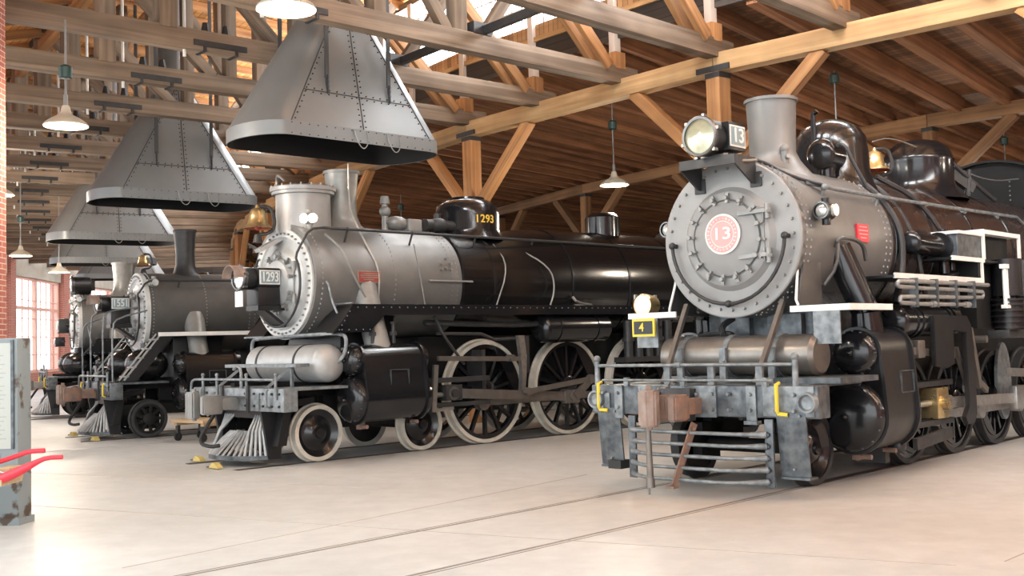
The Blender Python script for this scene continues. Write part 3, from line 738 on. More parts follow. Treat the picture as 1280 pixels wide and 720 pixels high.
    # pipes down the side of the smokebox
    if big:
        b = MB()
        b.tube([(R * .75, .35, zc + R * .78), (R + .03, .5, zc + .45), (R + .06, .62, zc + .1), (R + .08, 1.0, zc - .45)], .02, 8, 2)
        b.mark(); b.tube([(R + .03, 1.9, zc + .6), (R + .05, 2.0, zc + .1), (R + .06, 2.1, zc - .5)], .012, 8, 1)
        b.mark(); b.tube([(R + .04, 2.2, zc - .0), (R + .05, 3.15, zc + .0)], .018, 8)
        b.mark(); b.tube([(R * .75, 3.9, zc + R * .76), (R + .07, 4., zc + .3), (R + .1, 3.6, zc - .5)], .013, 8, 2)
        b.mark(); b.tube([(R * .8, 4.4, zc + R * .72), (Rb + .03, 4.9, zc + .3), (Rb + .05, 5.0, zc - .1), (Rb + .06, 4.8, zc - .5)], .015, 8, 2)
        b.each('air_pipe', 'pipe', root)
        b = MB(); b.bolts([(R + .0, y, z) for y, z in ((2.5, zc + .3), (2.6, zc + .38), (2.7, zc + .3), (2.6, zc + .22), (2.5, zc + .2), (2.7, zc + .2))], (1, 0, 0), .03, .04); b.build('stay_bolts', 'pipe', root)
    if 'plate' in c:
        y, z = c['plate']; a = math.asin(min(.99, (z - zc) / R)); q = V((R * cos(a) + .012, y, z))
        b = MB(); b.box((0, 0, 0), (.02, .44, .19)); p = b.build('builder_plate', 'rust_pale', root, False); p.location = q; p.rotation_euler = (0, -a, 0)
        b = MB(); b.box((.008, 0, 0), (.02, .41, .16)); b.build('plate_field', 'maroon', p, False)
        b = MB()
        for i, (w, z_) in enumerate(((.3, .05), (.36, .02), (.34, -.012), (.2, -.045))): b.box((.02, -.02 if i == 3 else 0, z_), (.008, w, .014))
        b.build('plate_relief', 'rust_pale', p, False)
    # steam pipe from smokebox to cylinder
    for sx in (1, -1):
        b = MB(); b.cyl((sx * R * .8, 1.0, zc - .1), (sx * (R + .07), 1., c['vc'][1] + .55), .23, .2, 24); b.cyl((sx * (R + .07), 1., c['vc'][1] + .55), (sx * c['vc'][0], 1., c['vc'][1]), .2, .2, 24)
        b.build('steam_pipe', 'pipe' if not big else 'pipe', root)
    # running board
    zb = c['zb']; x0, x1 = R * .72, 1.3
    b = MB(); b.lim((x0, .5, zb - .03), (x1, Lb - .5, zb + .02)); b.mark(); b.lim((-x0, .5, zb - .03), (-x1, Lb - .5, zb + .02)); b.each('running_board', 'satin', root)
    if c.get('valance'):
        for sx in (1, -1):
            b = MB(); b.prism([(.42, zb + .03), (Lb - .5, zb + .03), (Lb - .5, zb - .14), (1.0, zb - .14), (.72, zb - .4), (.08, zb - .4)], 'x', sx * x1 - .012, sx * x1 + .012)
            v = b.build('running_board_valance', 'black', root)
            b = MB(); b.bolts([(sx * x1, .5 + i * .16, zb - .02) for i in range(int((Lb - 1.2) / .16))] + [(sx * x1, .35 - i * .05, zb - .08 - i * .07) for i in range(5)] + [(sx * x1, .2 + i * .13, zb - .36) for i in range(5)], (sx, 0, 0), .014, .02, 6); b.build('valance_rivets', 'worn_lt', v)
            # dark wing step beside the smokebox front
            b = MB(); b.prism([(.5, zb - .02), (.1, zb - .42), (.06, zb - .40), (.46, zb + .03)], 'x', sx * .72, sx * 1.28); b.prism([(.5, zb), (.08, zb - .42), (.75, zb - .42), (.75, zb)], 'x', sx * .74, sx * .76); b.build('wing_step', 'satin', root)
            b = MB(); b.beam((sx * .72, .04, zb - .42), (sx * 1.29, .04, zb - .42), .03, .025); b.mark(); b.beam((sx * .76, .42, zb + .05), (sx * 1.29, .42, zb + .05), .03, .02); b.mark(); b.tube([(sx * .7, .2, zb + .42), (sx * .95, .2, zb + .42), (sx * .98, .25, zb + .1), (sx * 1.05, .3, zb - .1)], .018, 8, 1); b.each('step_edge', 'worn_lt', root)
    else:
        for sx in (1, -1):
            b = MB(); b.lim((sx * x1 - .02, .1, zb - .03), (sx * x1 + .02, Lb - .5, zb + .05)); b.build('running_board_edge', 'white', root)
            b = MB(); y0, z0, y1, z1_ = .12, zb, -.62, 1.18
            b.prism([(y0, z0), (y0 + .45, z0), (y1 + .5, z1_), (y1, z1_)], 'x', sx * .8, sx * .83); b.prism([(y0, z0), (y0 + .3, z0), (y1 + .3, z1_), (y1, z1_)], 'x', sx * 1.24, sx * 1.27)
            ld = b.build('stair_side', 'satin', root)
            b = MB()
            for o in (0, .1): b.beam((sx * 1.28, y0 + o - .06, z0 + .02), (sx * 1.28, y1 + o - .06, z1_ + .02), .02, .03)
            for i in range(5):
                f = i / 5 + .1; b.beam((sx * 1.28, y0 + (y1 - y0) * f - .08, z0 + (z1_ - z0) * f), (sx * 1.28, y0 + (y1 - y0) * f + .06, z0 + (z1_ - z0) * f), .02, .02)
                b.lim((sx * .82, y0 + (y1 - y0) * f - .02, z0 + (z1_ - z0) * f - .015), (sx * 1.25, y0 + (y1 - y0) * f + .2, z0 + (z1_ - z0) * f + .015))
            b.build('stair_step', 'slat', ld)
            b = MB()
            for x in (.55, 1.36): b.mark(); b.tube([(sx * x, -.82, 1.18), (sx * x, -.82, 2.5 if x < 1 else 2.3), (sx * x, -.7, 2.62 if x < 1 else 2.45), (sx * x * .9, -.1, 2.7 if x < 1 else 2.6)], .017, 8, 1)
            b.each('hand_post', 'worn_lt', root)
    # cylinders, saddle, frame
    for sx in (1, -1): cylinder_side(root, c, sx)
    b = MB(); b.lim((-.75, .55, .75), (.75, 1.6, zc - R * .62), .02); b.prism([(-.75, zc - R * .62), (.75, zc - R * .62), (.55, zc - R * .8), (-.55, zc - R * .8)], 'y', .5, 1.65); b.build('saddle', 'satin', root)
    b = MB()
    for sx in (1, -1):
        b.lim((sx * .5, -.6, 1.0), (sx * .62, Lb, 1.22)); b.lim((sx * .5, -.1, .62), (sx * .62, Lb, .75))
        for yy in (.3, 2.5, 4.5, 6.5, 8.5): b.lim((sx * .5, yy, .62), (sx * .62, yy + .25, 1.22))
    b.lim((-.5, 1.8, .8), (.5, Lb, 1.1)); b.lim((-.8, 8.2, 1.2), (.8, Lb, 2.3)); b.lim((-.62, 2.2, 1.1), (.62, 8.3, zc - Rb * .85)); b.build('frame', 'soot', root)
    if big:
        b = MB()
        b.tube([(1.05, 2.0, 2.1), (1.05, 4.0, 2.05), (1.05, 6.0, 2.1)], .05, 8); b.tube([(1.12, 2.2, 1.92), (1.1, 3.2, 1.9), (1.1, 3.5, 1.8), (1.1, 4.2, 1.82)], .03, 8); b.tube([(1.2, 2.1, 2.2), (1.15, 2.3, 1.9), (1.1, 2.8, 1.4)], .025, 8, 1)
        for yy, zz in ((.85, 1.78), (1.25, 1.78)): b.cyl((c['vc'][0], yy, zz), (c['vc'][0], yy, zz + .3), .035, .03, 10); b.cyl((c['vc'][0], yy, zz + .12), (c['vc'][0], yy, zz + .18), .06, None, 6); b.cyl((c['vc'][0], yy, zz + .3), (c['vc'][0], yy, zz + .34), .05, None, 6)
        b.build('lubricator_pipe', 'iron', root)
        b = MB(); b.cyl((1.05, 4.7, 1.98), (1.05, 6.3, 1.98), .26, None, 28); b.ball((1.05, 4.7, 1.98), .26, (1, .5, 1), 20); b.ball((1.05, 6.3, 1.98), .26, (1, .5, 1), 20)
        for yy in (5.0, 6.0): b.lathe([(yy - .03, .265), (yy - .03, .275), (yy + .03, .275), (yy + .03, .265)], (1.05, 0, 1.98), 'y', 28)
        b.build('air_reservoir', 'black', root)
        b = MB()
        for i in range(5): b.cyl((1.2, 6.9 + i * .3, 1.35), (1.2, 6.9 + i * .3, 2.1), .09, None, 12); b.cyl((1.2, 6.9 + i * .3, 1.7), (1.2, 6.9 + i * .3, 1.78), .12, None, 12)
        b.lim((1.0, 6.7, 1.3), (1.3, 8.4, 1.4)); b.build('air_pump', 'iron', root)
        b = MB(); b.ball((R + .1, 6.0, zc - .42), .06, n=10); b.cyl((R + .12, 5.6, zc - .4), (R + .14, 6.2, zc - .42), .02, None, 8); b.tube([(Rb, 5.5, zc - .25), (Rb + .1, 5.5, zc - .35), (Rb + .1, 5.9, zc - .4)], .025, 8, 1)
        for yy in (7.3, 7.5, 7.9): b.cyl((Rb * .98, yy, zb), (Rb * .98, yy, zb + .25), .05, None, 10)
        b.build('cock_valve', 'steel', root)
    # wheels
    lr, dr = c['lr'], c['dr']
    w = disc_wheel(lr, root, white, 'leading_wheel', not white); wheelset(w, root, c['lead'][0], lr)
    for y in c['lead'][1:]: again(w, root, y, lr)
    d = driver(dr, root, white, c.get('cw', -2.2)); wheelset(d, root, c['drv'][0], dr)
    for y in c['drv'][1:]: again(d, root, y, dr)
    if c.get('trail'):
        w2 = disc_wheel(.55, root, white, 'trailing_wheel', True); wheelset(w2, root, c['trail'], .55)
    b = MB()
    for sx in (1, -1):
        b.lim((sx * .55, c['lead'][0] - .55, .48), (sx * .66, c['lead'][-1] + .3, .68)); b.lim((sx * .55, c['lead'][0] - .25, lr - .2), (sx * .68, c['lead'][0] + .25, lr + .25))
        b.prism([(c['lead'][0] - .75, .3), (c['lead'][0] - .6, .95), (c['lead'][0] - .1, 1.0), (c['lead'][0] - .1, .92), (c['lead'][0] - .5, .85), (c['lead'][0] - .6, .3)], 'x', sx * .66, sx * .9)
    b.build('leading_truck', 'soot', root)
    # motion
    if big:
        yd = c['drv']; zc_ = dr + .012; x2, z2, r2 = c['pc']; y1 = c['cy'][1]
        a = c.get('cw', -2.2) + pi; pz = zc_ + .33 * sin(a); py = .33 * cos(a)
        b = MB(); b.cyl((1.12, y1, z2 - .02), (1.12, y1 + 1.0, z2 - .02), .045, None, 12); b.build('piston_rod', 'steel', root)
        b = MB(); b.lim((1.02, y1 + .5, z2 - .12), (1.24, y1 + .85, z2 + .14), .02); b.cyl((1.1, y1 + .66, z2), (1.3, y1 + .66, z2), .07, None, 14); b.build('crosshead', 'iron', root)
        b = MB(); b.lim((1.04, y1 - .02, z2 + .18), (1.2, y1 + 1.5, z2 + .26)); b.lim((1.04, y1 - .02, z2 - .22), (1.2, y1 + 1.5, z2 - .15)); b.lim((.7, y1 + 1.42, z2 - .25), (1.1, y1 + 1.5, z2 + .7)); b.build('guide_bar', 'iron', root)
        b = MB(); p0 = V((1.2, y1 + .66, z2)); p1 = V((1.2, yd[1] + py, pz))
        b.beam(p0, p1, .06, .16); b.cyl(p0 - V((.04, 0, 0)), p0 + V((.05, 0, 0)), .11, None, 18); b.lim((1.15, p1.y - .22, p1.z - .12), (1.26, p1.y + .16, p1.z + .12), .02); b.cyl(p1 - V((.04, 0, 0)), p1 + V((.1, 0, 0)), .1, None, 18)
        b.build('main_rod', 'rod', root)
        b = MB()
        for ya, yb in zip(yd, yd[1:]): b.beam((1.05, ya + py, pz), (1.05, yb + py, pz), .06, .12)
        for y in yd: b.cyl((.98, y + py, pz), (1.12, y + py, pz), .13, None, 18)
        b.build('side_rod', 'rod', root)
        b = MB(); b.beam((1.28, y1 + .25, z2 + .48), (1.28, y1 + .18, z2 - .28), .05, .09); b.beam((1.28, y1 + .18, z2 - .26), (1.28, y1 + .6, z2 - .24), .04, .05); b.build('combination_lever', 'steel', root)
        b = MB(); b.beam((1.16, y1 + .4, c['vc'][1] - .02), (1.16, yd[0] + .55, c['vc'][1] - .08), .05, .08); b.cyl((1.1, yd[0] + .3, c['vc'][1] - .06), (1.25, yd[0] + .3, c['vc'][1] - .06), .06, None, 12); b.build('radius_rod', 'rod', root)
        b = MB(); yl = yd[0] + .55
        b.prism([(yl - .07, 1.86), (yl + .07, 1.86), (yl + .12, 1.5), (yl + .1, 1.15), (yl + .06, .85), (yl - .04, .85), (yl, 1.2), (yl - .02, 1.5)], 'x', 1.12, 1.2); b.build('expansion_link', 'steel', root); b = MB(); b.lim((1.0, yl + .12, 1.2), (1.14, yl + .24, 1.85)); b.build('link_bracket', 'iron', root)
        b = MB(); p0 = V((1.3, yl + .02, .88)); p1 = V((1.3, yd[1] + py + .42, pz + .3)); b.beam(p0, p1, .04, .09); b.cyl(p1 - V((.05, 0, 0)), p1 + V((.05, 0, 0)), .08, None, 14); b.beam(p1, V((1.3, yd[1] + py, pz)), .05, .14); b.cyl(p0 - V((.04, 0, 0)), p0 + V((.05, 0, 0)), .07, None, 12); b.build('eccentric_rod', 'rod', root)
    # pilot beam, tank, pilot
    b = MB(); b.lim((-1.36, -.86, .82), (1.36, -.62, 1.16), .012); b.lim((-1.3, -.62, 1.12), (1.3, .3, 1.16)); pb = b.build('pilot_beam', 'worn_lt' if big else 'worn', root)
    b = MB(); b.bolts([(x, -.86, z) for x in (-1.2, -.9, -.6, .3, .55, .8, 1.05, 1.25) for z in (.9, 1.08)], (0, -1, 0), .022, .03); b.lim((-.42, -.9, .8), (-.36, -.86, 1.2)); b.lim((.36, -.9, .8), (.42, -.86, 1.2)); b.lim((-.36, -.9, 1.0), (.36, -.88, 1.04)); b.build('beam_fittings', 'iron', pb)
    zt = 1.5; rt = .29
    if c.get('tank'):
        b = MB(); b.cyl((-.85, .1, zt), (1.05, .1, zt), rt, None, 36); b.ball((-.85, .1, zt), rt, (.5, 1, 1), 24); b.ball((1.05, .1, zt), rt, (.6, 1, 1), 24); tk = b.build('air_tank', 'silver', root)
        b = MB()
        for x in (-.55, .55): b.mark(); b.lathe([(x - .02, rt + .002), (x - .02, rt + .012), (x + .02, rt + .012), (x + .02, rt + .002)], (0, .1, zt), 'x', 36)
        b.each('tank_strap', 'iron', tk)
        b = MB(); b.tube([(-1.0, .0, zt + .1), (-.98, .0, zt + .38), (-.8, 0, zt + .42), (1.0, 0, zt + .44), (1.2, .2, zt + .45), (1.3, .3, zt + .4), (1.3, .25, zt + .1), (1.15, .15, zt - .02)], .03, 8, 2); b.build('tank_pipe', 'worn_lt', root)
        b = MB(); b.lim((-.95, -.52, zt - .04), (1.15, -.28, zt + .01)); b.beam((-.6, -.42, zt - .04), (-.75, -.75, 1.16), .04, .04); b.beam((.85, -.42, zt - .04), (.72, -.75, 1.16), .04, .04); b.lim((.8, -.4, 1.16), (.84, -.36, zt)); b.build('foot_plank', 'worn_lt', root)
    else:
        b = MB(); b.ball((.75, .0, 1.5), .34, (1, 1.3, 1), 20); b.cyl((.75, 0, 1.5), (.75, 0, 1.95), .2, .12, 20); b.mark(); b.ball((-.75, .0, 1.5), .34, (1, 1.3, 1), 20); b.each('air_pump_shield', 'black', root)
    b = MB(); b.tube([(-1.36, -.9, .92), (-1.36, -.9, 1.2), (-1.3, -.9, 1.28), (-1.1, -.9, 1.29), (1.18, -.9, 1.29)], .02, 8, 1)
    for x in (-1.0, -.55, .35, 1.18): b.cyl((x, -.88, 1.0), (x, -.88, 1.36), .022, None, 8); b.ball((x, -.88, 1.36), .03, n=8)
    b.tube([(.2, -.88, 1.16), (.2, -.88, 1.45), (.08, -.88, 1.5), (-.02, -.88, 1.44)], .025, 8, 1); b.build('uncoupling_rod', 'worn_lt', root)
    coupler(root, -.86, .93, c.get('cpl', 'pipe'))
    b = MB(); b.tube([(-.3, -1.0, .85), (-.35, -1.2, .55), (-.25, -1.35, .35), (.0, -1.3, .3), (.1, -1.2, .32)], .03, 8, 2); b.build('air_hose', 'rubber', root)
    bow = [(-.68, -.72), (-.6, -.95), (-.4, -1.12), (0, -1.2), (.4, -1.12), (.6, -.95), (.68, -.72)]
    b = MB(); b.prism(bow + [(.6, -.66), (-.6, -.66)], 'z', .1, .17); pt = b.build('pilot', 'worn', root)
    b = MB(); n = 19
    def onbow(f):
        f = f * (len(bow) - 1); i = min(int(f), len(bow) - 2); g = f - i; return bow[i][0] + (bow[i + 1][0] - bow[i][0]) * g, bow[i][1] + (bow[i + 1][1] - bow[i][1]) * g
    for i in range(n):
        f = (i + .5) / n; px, py_ = onbow(f); tx = -.62 + 1.24 * f
        ht = .75 if abs(tx) > .3 else .5
        b.tube([(px, py_, .16), (px * .55 + tx * .45, py_ * .45 - .68 * .55 - .06, .16 + (ht - .16) * .6), (tx, -.7 if ht > .6 else -.8, ht)], .024, 6)
    b.build('pilot_slats', 'slat', pt)  # pale colour stands in for bright highlights on the slats
    b = MB(); b.lim((-.68, -.72, .7), (.68, -.66, .82)); b.prism([(-.72, .1), (-.52, .1), (-.52, .82), (-.86, 1.1), (-.86, .84)], 'x', .67, .72); b.prism([(-.72, .1), (-.52, .1), (-.52, .82), (-.86, 1.1), (-.86, .84)], 'x', -.72, -.67); b.build('pilot_side_plate', 'satin', pt)
    for sx in (-1, 1):
        b = MB(); b.tube([(sx * 1.0, -.9, 1.15), (sx * 1.0, -.93, 1.12), (sx * 1.0, -.93, .9), (sx * 1.0, -.87, .88)], .018, 8)
        b.build('grab_iron', 'yellow' if not c.get('tank') else 'worn_lt', root)
    # marker lamps
    for (x, y, z, m) in c['marks']:
        b = MB(); b.ball((x, y, z), .1, (1, 1, 1.1), 16); b.cyl((x, y, z - .2), (x, y, z + .14), .05, None, 10); h = b.build('marker_lamp', 'pipe', root)
        b = MB(); b.cyl((x, y - .08, z), (x, y - .13, z), .075, .07, 16); b.cyl((x + .08, y, z), (x + .13, y, z), .075, .07, 16); b.build('marker_lens', m, h)
    for (x, y, z, s_) in c.get('boxes', ()):
        b = MB(); b.lim((x - s_, y - s_, z - s_), (x + s_, y + s_, z + s_), .01); b.cyl((x + s_, y, z), (x + s_ + .25, y + .1, z), .03, None, 8); b.lim((x - s_ * 1.1, y - s_ * 1.1, z - s_ * 1.15), (x + s_ * 1.1, y + s_ * 1.1, z - s_)); h = b.build('lamp_box', 'satin', root)
        b = MB(); b.cyl((x, y - s_ - .03, z), (x, y - s_, z), s_ * .6, None, 18); b.build('lamp_box_lens', 'clear', h)
    # cab
    yc = Lb - .3; rf = [(-1.5, 3.3), (-1.5, 3.75), (-1.1, 4.15), (-.5, 4.38), (0, 4.44), (.5, 4.38), (1.1, 4.15), (1.5, 3.75), (1.5, 3.3)]
    b = MB(); b.prism(rf + [(1.45, 1.4), (-1.45, 1.4)], 'y', yc, yc + 1.8); b.build('cab', 'soot', root)
    return root
def loco13(o, phi):
    root = empty('steam_locomotive', (o[0], o[1], 0), -radians(phi))
    tag(root, 'large black locomotive with red 13 disc on its broad pale grey smokebox', 'locomotive', 'steam locomotives in the roundhouse')
    zc, R, Ls, Lb = 2.884, .937, 2.35, 8.6
    b = MB(); b.lathe([(.02, R * .9), (.02, R), (Ls, R), (Ls + .02, R * .97)], (0, 0, zc), 'y', 80); sb = b.build('smokebox', 'smokebox', root)
    b = MB()
    for yy in (.1, .2, Ls - .08, Ls - .2): b.bolts([(R * 1.002 * cos(a), yy, zc + R * 1.002 * sin(a)) for a in [radians(-75 + i * 5) for i in range(48)]], (0, 0, 1), .014, .018, 5)
    b.build('smokebox_rivets', 'pipe', sb)
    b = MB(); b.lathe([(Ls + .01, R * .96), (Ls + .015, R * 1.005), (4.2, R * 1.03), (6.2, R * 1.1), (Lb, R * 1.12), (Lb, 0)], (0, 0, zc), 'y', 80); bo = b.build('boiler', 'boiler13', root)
    b = MB()
    for yy, rr in ((Ls + .1, R * 1.008), (3.6, R * 1.022), (5.0, R * 1.06), (6.4, R * 1.103)):
        b.lathe([(yy - .035, rr + .003), (yy - .03, rr + .012), (yy + .03, rr + .012), (yy + .035, rr + .003)], (0, 0, zc), 'y', 80)
    b.build('boiler_band', 'black', bo)
    # front
    f = MB(); y = .02
    f.lathe([(y + .06, R), (y - .03, R), (y - .04, R * .985), (y - .04, R * .66), (y - .055, R * .645), (y - .1, R * .6), (y - .115, R * .56), (y - .115, R * .5), (y - .09, R * .485), (y - .09, R * .44)], (0, 0, zc), 'y', 80)
    fr = f.build('smokebox_front', 'front13', root, angle=25)
    b = MB(); b.bolts(circ(R * .9, 32, zc, y - .04), (0, -1, 0), .022, .035, 6); b.build('front_bolts', 'pipe', fr)
    d = MB(); d.lathe([(y - .1, R * .475), (y - .125, R * .47), (y - .13, R * .44), (y - .165, R * .36), (y - .18, R * .2), (y - .185, 0)], (0, 0, zc), 'y', 64); dr = d.build('smokebox_door', 'front13', root)
    g = MB(); n = 16
    for i in range(n):
        g.mark(); a = 2 * pi * (i + .5) / n + .1; c_, s_ = cos(a), sin(a); p = V((R * .515 * c_, y - .13, zc + R * .515 * s_))
        g.cyl(p + V((0, .03, 0)), p + V((0, -.07, 0)), .014, None, 8); g.cyl(p + V((0, -.04, 0)), p + V((0, -.075, 0)), .026, None, 6); g.beam(p + V((-.06 * c_, -.025, -.06 * s_)), p + V((.06 * c_, -.02, .06 * s_)), .04, .022)
    g.each('door_clamp', 'pipe', dr)
    h = MB()
    for s_ in (.27, -.24):
        z = zc + s_; h.beam((.2, y - .19, z), (.56, y - .13, z + .02), .03, .045); h.cyl((.56, y - .12, z - .08), (.56, y - .12, z + .09), .035, None, 10); h.cyl((.56, y - .14, z), (.62, y - .14, z), .02, None, 8)
    h.cyl((.5, y - .12, zc - .3), (.5, y - .12, zc + .32), .012, None, 8); h.build('door_hinge', 'pipe', dr)
    b = MB(); b.lathe([(y - .18, .235), (y - .205, .24), (y - .21, .225), (y - .212, 0)], (0, 0, zc + .05), 'y', 48); np_ = b.build('number_plate', 'white', dr)
    b = MB(); b.lathe([(y - .2135, .215), (y - .2165, .21), (y - .2165, .165), (y - .2135, .16)], (0, 0, zc + .05), 'y', 48); b.lathe([(y - .214, .15), (y - .217, .0)], (0, 0, zc + .05), 'y', 48); b.build('plate_field', 'plate_red', np_)
    text('13', .2, 'plate_number', 'white', np_, (0, y - .22, zc + .05), 'y', .004, .2)
    b = MB()
    for i in range(26):
        a = 2 * pi * i / 26; q = V((.187 * cos(a), y - .219, zc + .05 + .187 * sin(a))); b.beam(q - V((.012 * cos(a), 0, .012 * sin(a))), q + V((.012 * cos(a), 0, .012 * sin(a))), .003, .009)
    b.build('plate_rim_marks', 'white', np_, False)
    # handrail across the front
    b = MB(); rr = .77; ars = [radians(182 + i * 8) for i in range(23)]
    b.tube([(rr * cos(a), y - .13, zc + rr * sin(a)) for a in ars], .022, 8)
    for a in (ars[0], ars[11], ars[-1]): q = V((rr * cos(a), y - .13, zc + rr * sin(a))); b.cyl(q + V((0, .12, 0)), q, .03, .025, 10); b.ball(q, .045, n=10)
    b.build('front_handrail', 'iron', root)
    # headlight on its bracket
    b = MB(); b.lim((-.38, -.46, 3.78), (.38, -.02, 3.81))
    b.lim((-.38, -.47, 3.7), (.38, -.44, 3.81))
    for sx in (-1, 1): b.prism([(-.46, 3.8), (-.02, 3.8), (-.02, 3.5), (-.1, 3.5), (-.46, 3.7)], 'x', sx * .37 - .012, sx * .37 + .012); b.lim((sx * .31, -.045, 3.46), (sx * .46, -.02, 3.64), .01)
    br = b.build('headlight_bracket', 'iron', root)
    b = MB()
    for x in (-.15, .15): b.cyl((x, -.3, 3.8), (x, -.3, 3.86), .04, None, 8)
    b.lim((-.2, -.42, 3.81), (.2, -.1, 3.84)); b.tube([(.3, -.4, 3.75), (.4, -.25, 3.74), (.44, -.1, 3.76)], .02, 8, 1); b.build('bracket_foot', 'rod', br)
    headlight(root, (0, -.56, 4.045), .225, .52, '13', False, (.24, .34, .25))
    # stack, domes, bell
    b = MB(); b.lathe([(zc + R - .25, .62), (zc + R - .12, .5), (zc + R + .0, .4), (zc + R + .08, .34), (zc + R + .2, .285), (4.66, .31), (4.66, .335), (4.70, .335), (4.70, .29), (4.2, .26)], (0, 1.05, 0), 'z', 48); b.build('chimney', 'smokebox', root)
    b = MB(); b.cyl((.28, .85, 3.78), (.28, .85, 4.02), .05, None, 10); b.ball((.28, .85, 4.02), .06, n=10); b.cyl((.28, .85, 3.9), (.36, .8, 3.92), .03, None, 8); b.build('pet_cock', 'pipe', root)
    b = MB(); b.lathe([(zc + R - .25, .66), (zc + R - .08, .55), (zc + R + .1, .505), (4.22, .49), (4.38, .47), (4.52, .38), (4.61, .22), (4.65, .08), (4.655, 0)], (0, 2.6, 0), 'z', 52); b.build('sand_dome', 'black', root)
    b = MB(); b.cyl((.3, 1.75, 4.05), (.3, 2.05, 4.05), .2, None, 24); b.ball((.3, 1.75, 4.05), .2, (1, .55, 1), 20); b.ball((.3, 2.05, 4.05), .19, (1, .8, 1), 20); b.cyl((.3, 1.9, 3.75), (.3, 1.9, 4.), .1, None, 14); b.cyl((.1, 1.95, 4.05), (.1, 1.95, 4.55), .035, None, 10); b.tube([(.1, 1.95, 4.5), (.1, 1.95, 4.62), (.16, 1.95, 4.66)], .035, 10)
    b.build('turbo_generator', 'black', root)
    b = MB(); b.tube([(.42, 1.85, 4.12), (.6, 1.8, 4.16), (.68, 1.85, 3.9), (.8, 2.0, 3.55)], .025, 8, 2); b.build('generator_pipe', 'iron', root)
    bell(root, (0, 3.95, 4.08), .21, .5)
    b = MB(); b.lim((-.12, 3.75, zc + R - .05), (.12, 4.15, zc + R + .08), .02); b.build('bell_stand', 'iron', root)
    b = MB(); b.lathe([(zc + R - .1, .72), (zc + R + .05, .56), (zc + R + .2, .52), (4.32, .52), (4.36, .53), (4.4, .52), (4.54, .46), (4.64, .33), (4.69, .15), (4.7, 0)], (0, 5.45, 0), 'z', 56); b.build('steam_dome', 'black', root)
    b = MB(); b.beam((.3, 5.95, 4.2), (.5, 6.3, 3.95), .1, .16); b.tube([(.35, 5.9, 4.35), (.5, 6.2, 4.1), (.62, 6.9, 3.8)], .035, 8, 1); b.cyl((.45, 6.2, 3.85), (.5, 6.2, 4.25), .05, .03, 10); b.build('throttle_rod', 'iron', root)
    b = MB(); b.tube([(0, 3.9, 4.5), (.05, 4.4, 4.62), (.2, 5.2, 4.5), (.45, 6.2, 4.2), (.5, 7.2, 4.15), (.5, 8.4, 4.3)], .01, 6, 2); b.build('bell_cord', 'pipe', root)
    # handrail
    xr, zr = .84, 3.47
    b = MB(); b.tube([(.05, .1, zc + R + .05), (.35, .15, zc + R - .02), (.6, .35, zc + R - .22), (xr, .8, zr + .02)], .02, 8, 2); b.build('front_pipe', 'iron', root)
    b = MB(); b.tube([(.7, .55, zr + .06), (xr, 1.0, zr), (xr + .02, 3., zr), (xr + .06, 7.0, zr + .04), (xr + .1, 7.2, zr - .06)], .026, 8)
    for yy in (.75, 2.2, 3.6, 5.0, 6.3):
        b.cyl((xr, yy, zr), (xr * .86, yy, zr - .24), .02, None, 8); b.ball((xr, yy, zr), .045, n=10)
    b.build('handrail', 'worn_lt', root)
    # sand pipes and the big curved pipes down the boiler side
    b = MB()
    for (y0, y1) in ((2.75, 2.9), (4.5, 4.9)):
        b.mark(); b.tube([(.35, y0, zc + R * .98), (.7, y0 + .05, zc + R * .72), (R + .06, y1, zc + .1), (R + .08, y1 + .1, zc - .5), (1.05, y1 + .15, 2.1)], .035, 8, 2)
    b.mark(); b.tube([(.42, 2.4, zc + R * .96), (.72, 2.42, zc + R * .7), (R + .06, 2.48, zc + .2), (R + .07, 2.45, zc - .35), (1.0, 2.2, 2.1)], .045, 8, 2)
    b.mark(); b.tube([(.45, 3.0, 3.85), (.8, 3.5, 3.55), (1.02, 4.0, 2.9), (1.08, 4.2, 2.55), (1.1, 3.6, 2.45)], .04, 8, 2)
    b.each('sand_pipe', 'iron', root)
    b = MB(); b.cyl((1.08, 2.55, 2.88), (1.1, 3.35, 2.86), .15, .14, 24); b.ball((1.08, 2.55, 2.88), .15, (1, .5, 1), 16); b.cyl((1.1, 3.35, 2.86), (1.1, 3.45, 2.86), .19, None, 20); b.lim((1.0, 3.45, 2.66), (1.22, 3.95, 3.0), .03); b.cyl((1.1, 3.55, 2.5), (1.1, 3.55, 3.1), .07, None, 12); b.cyl((1.1, 3.8, 2.55), (1.1, 3.8, 3.06), .05, None, 12)
    b.ball((1.02, 2.9, 3.0), .1, (.8, 3., .6), 14); b.build('power_reverse', 'black', root)
    # marker lamps
    for sx, yy, zz in ((1, .35, 3.14), (-1, .25, 3.1)):
        x = sx * (R + .1)
        b = MB(); b.cyl((x, yy - .06, zz), (x, yy + .12, zz), .1, None, 20); b.cyl((x, yy + .03, zz - .16), (x, yy + .03, zz + .15), .05, None, 10); b.lim((x - .12 * sx, yy + .0, zz - .05), (x, yy + .06, zz + .02)); ml = b.build('marker_lamp', 'satin', root)
        b = MB(); b.lathe([(yy - .11, 0), (yy - .1, .05), (yy - .06, .088)], (x, 0, zz), 'y', 24); b.cyl((x + sx * .09, yy + .03, zz), (x + sx * .13, yy + .03, zz), .07, None, 16); b.build('marker_lens', 'clear', ml)
        b = MB(); b.lathe([(yy - .05, .1), (yy - .1, .1), (yy - .1, .085)], (x, 0, zz), 'y', 28); b.build('lens_ring', 'chrome', ml)
    a = radians(2); b = MB(); b.lim((R - .005, 1.32, 2.84), (R + .02, 1.62, 3.06)); rp_ = b.build('builder_plate', 'red', root, False)
    b = MB()
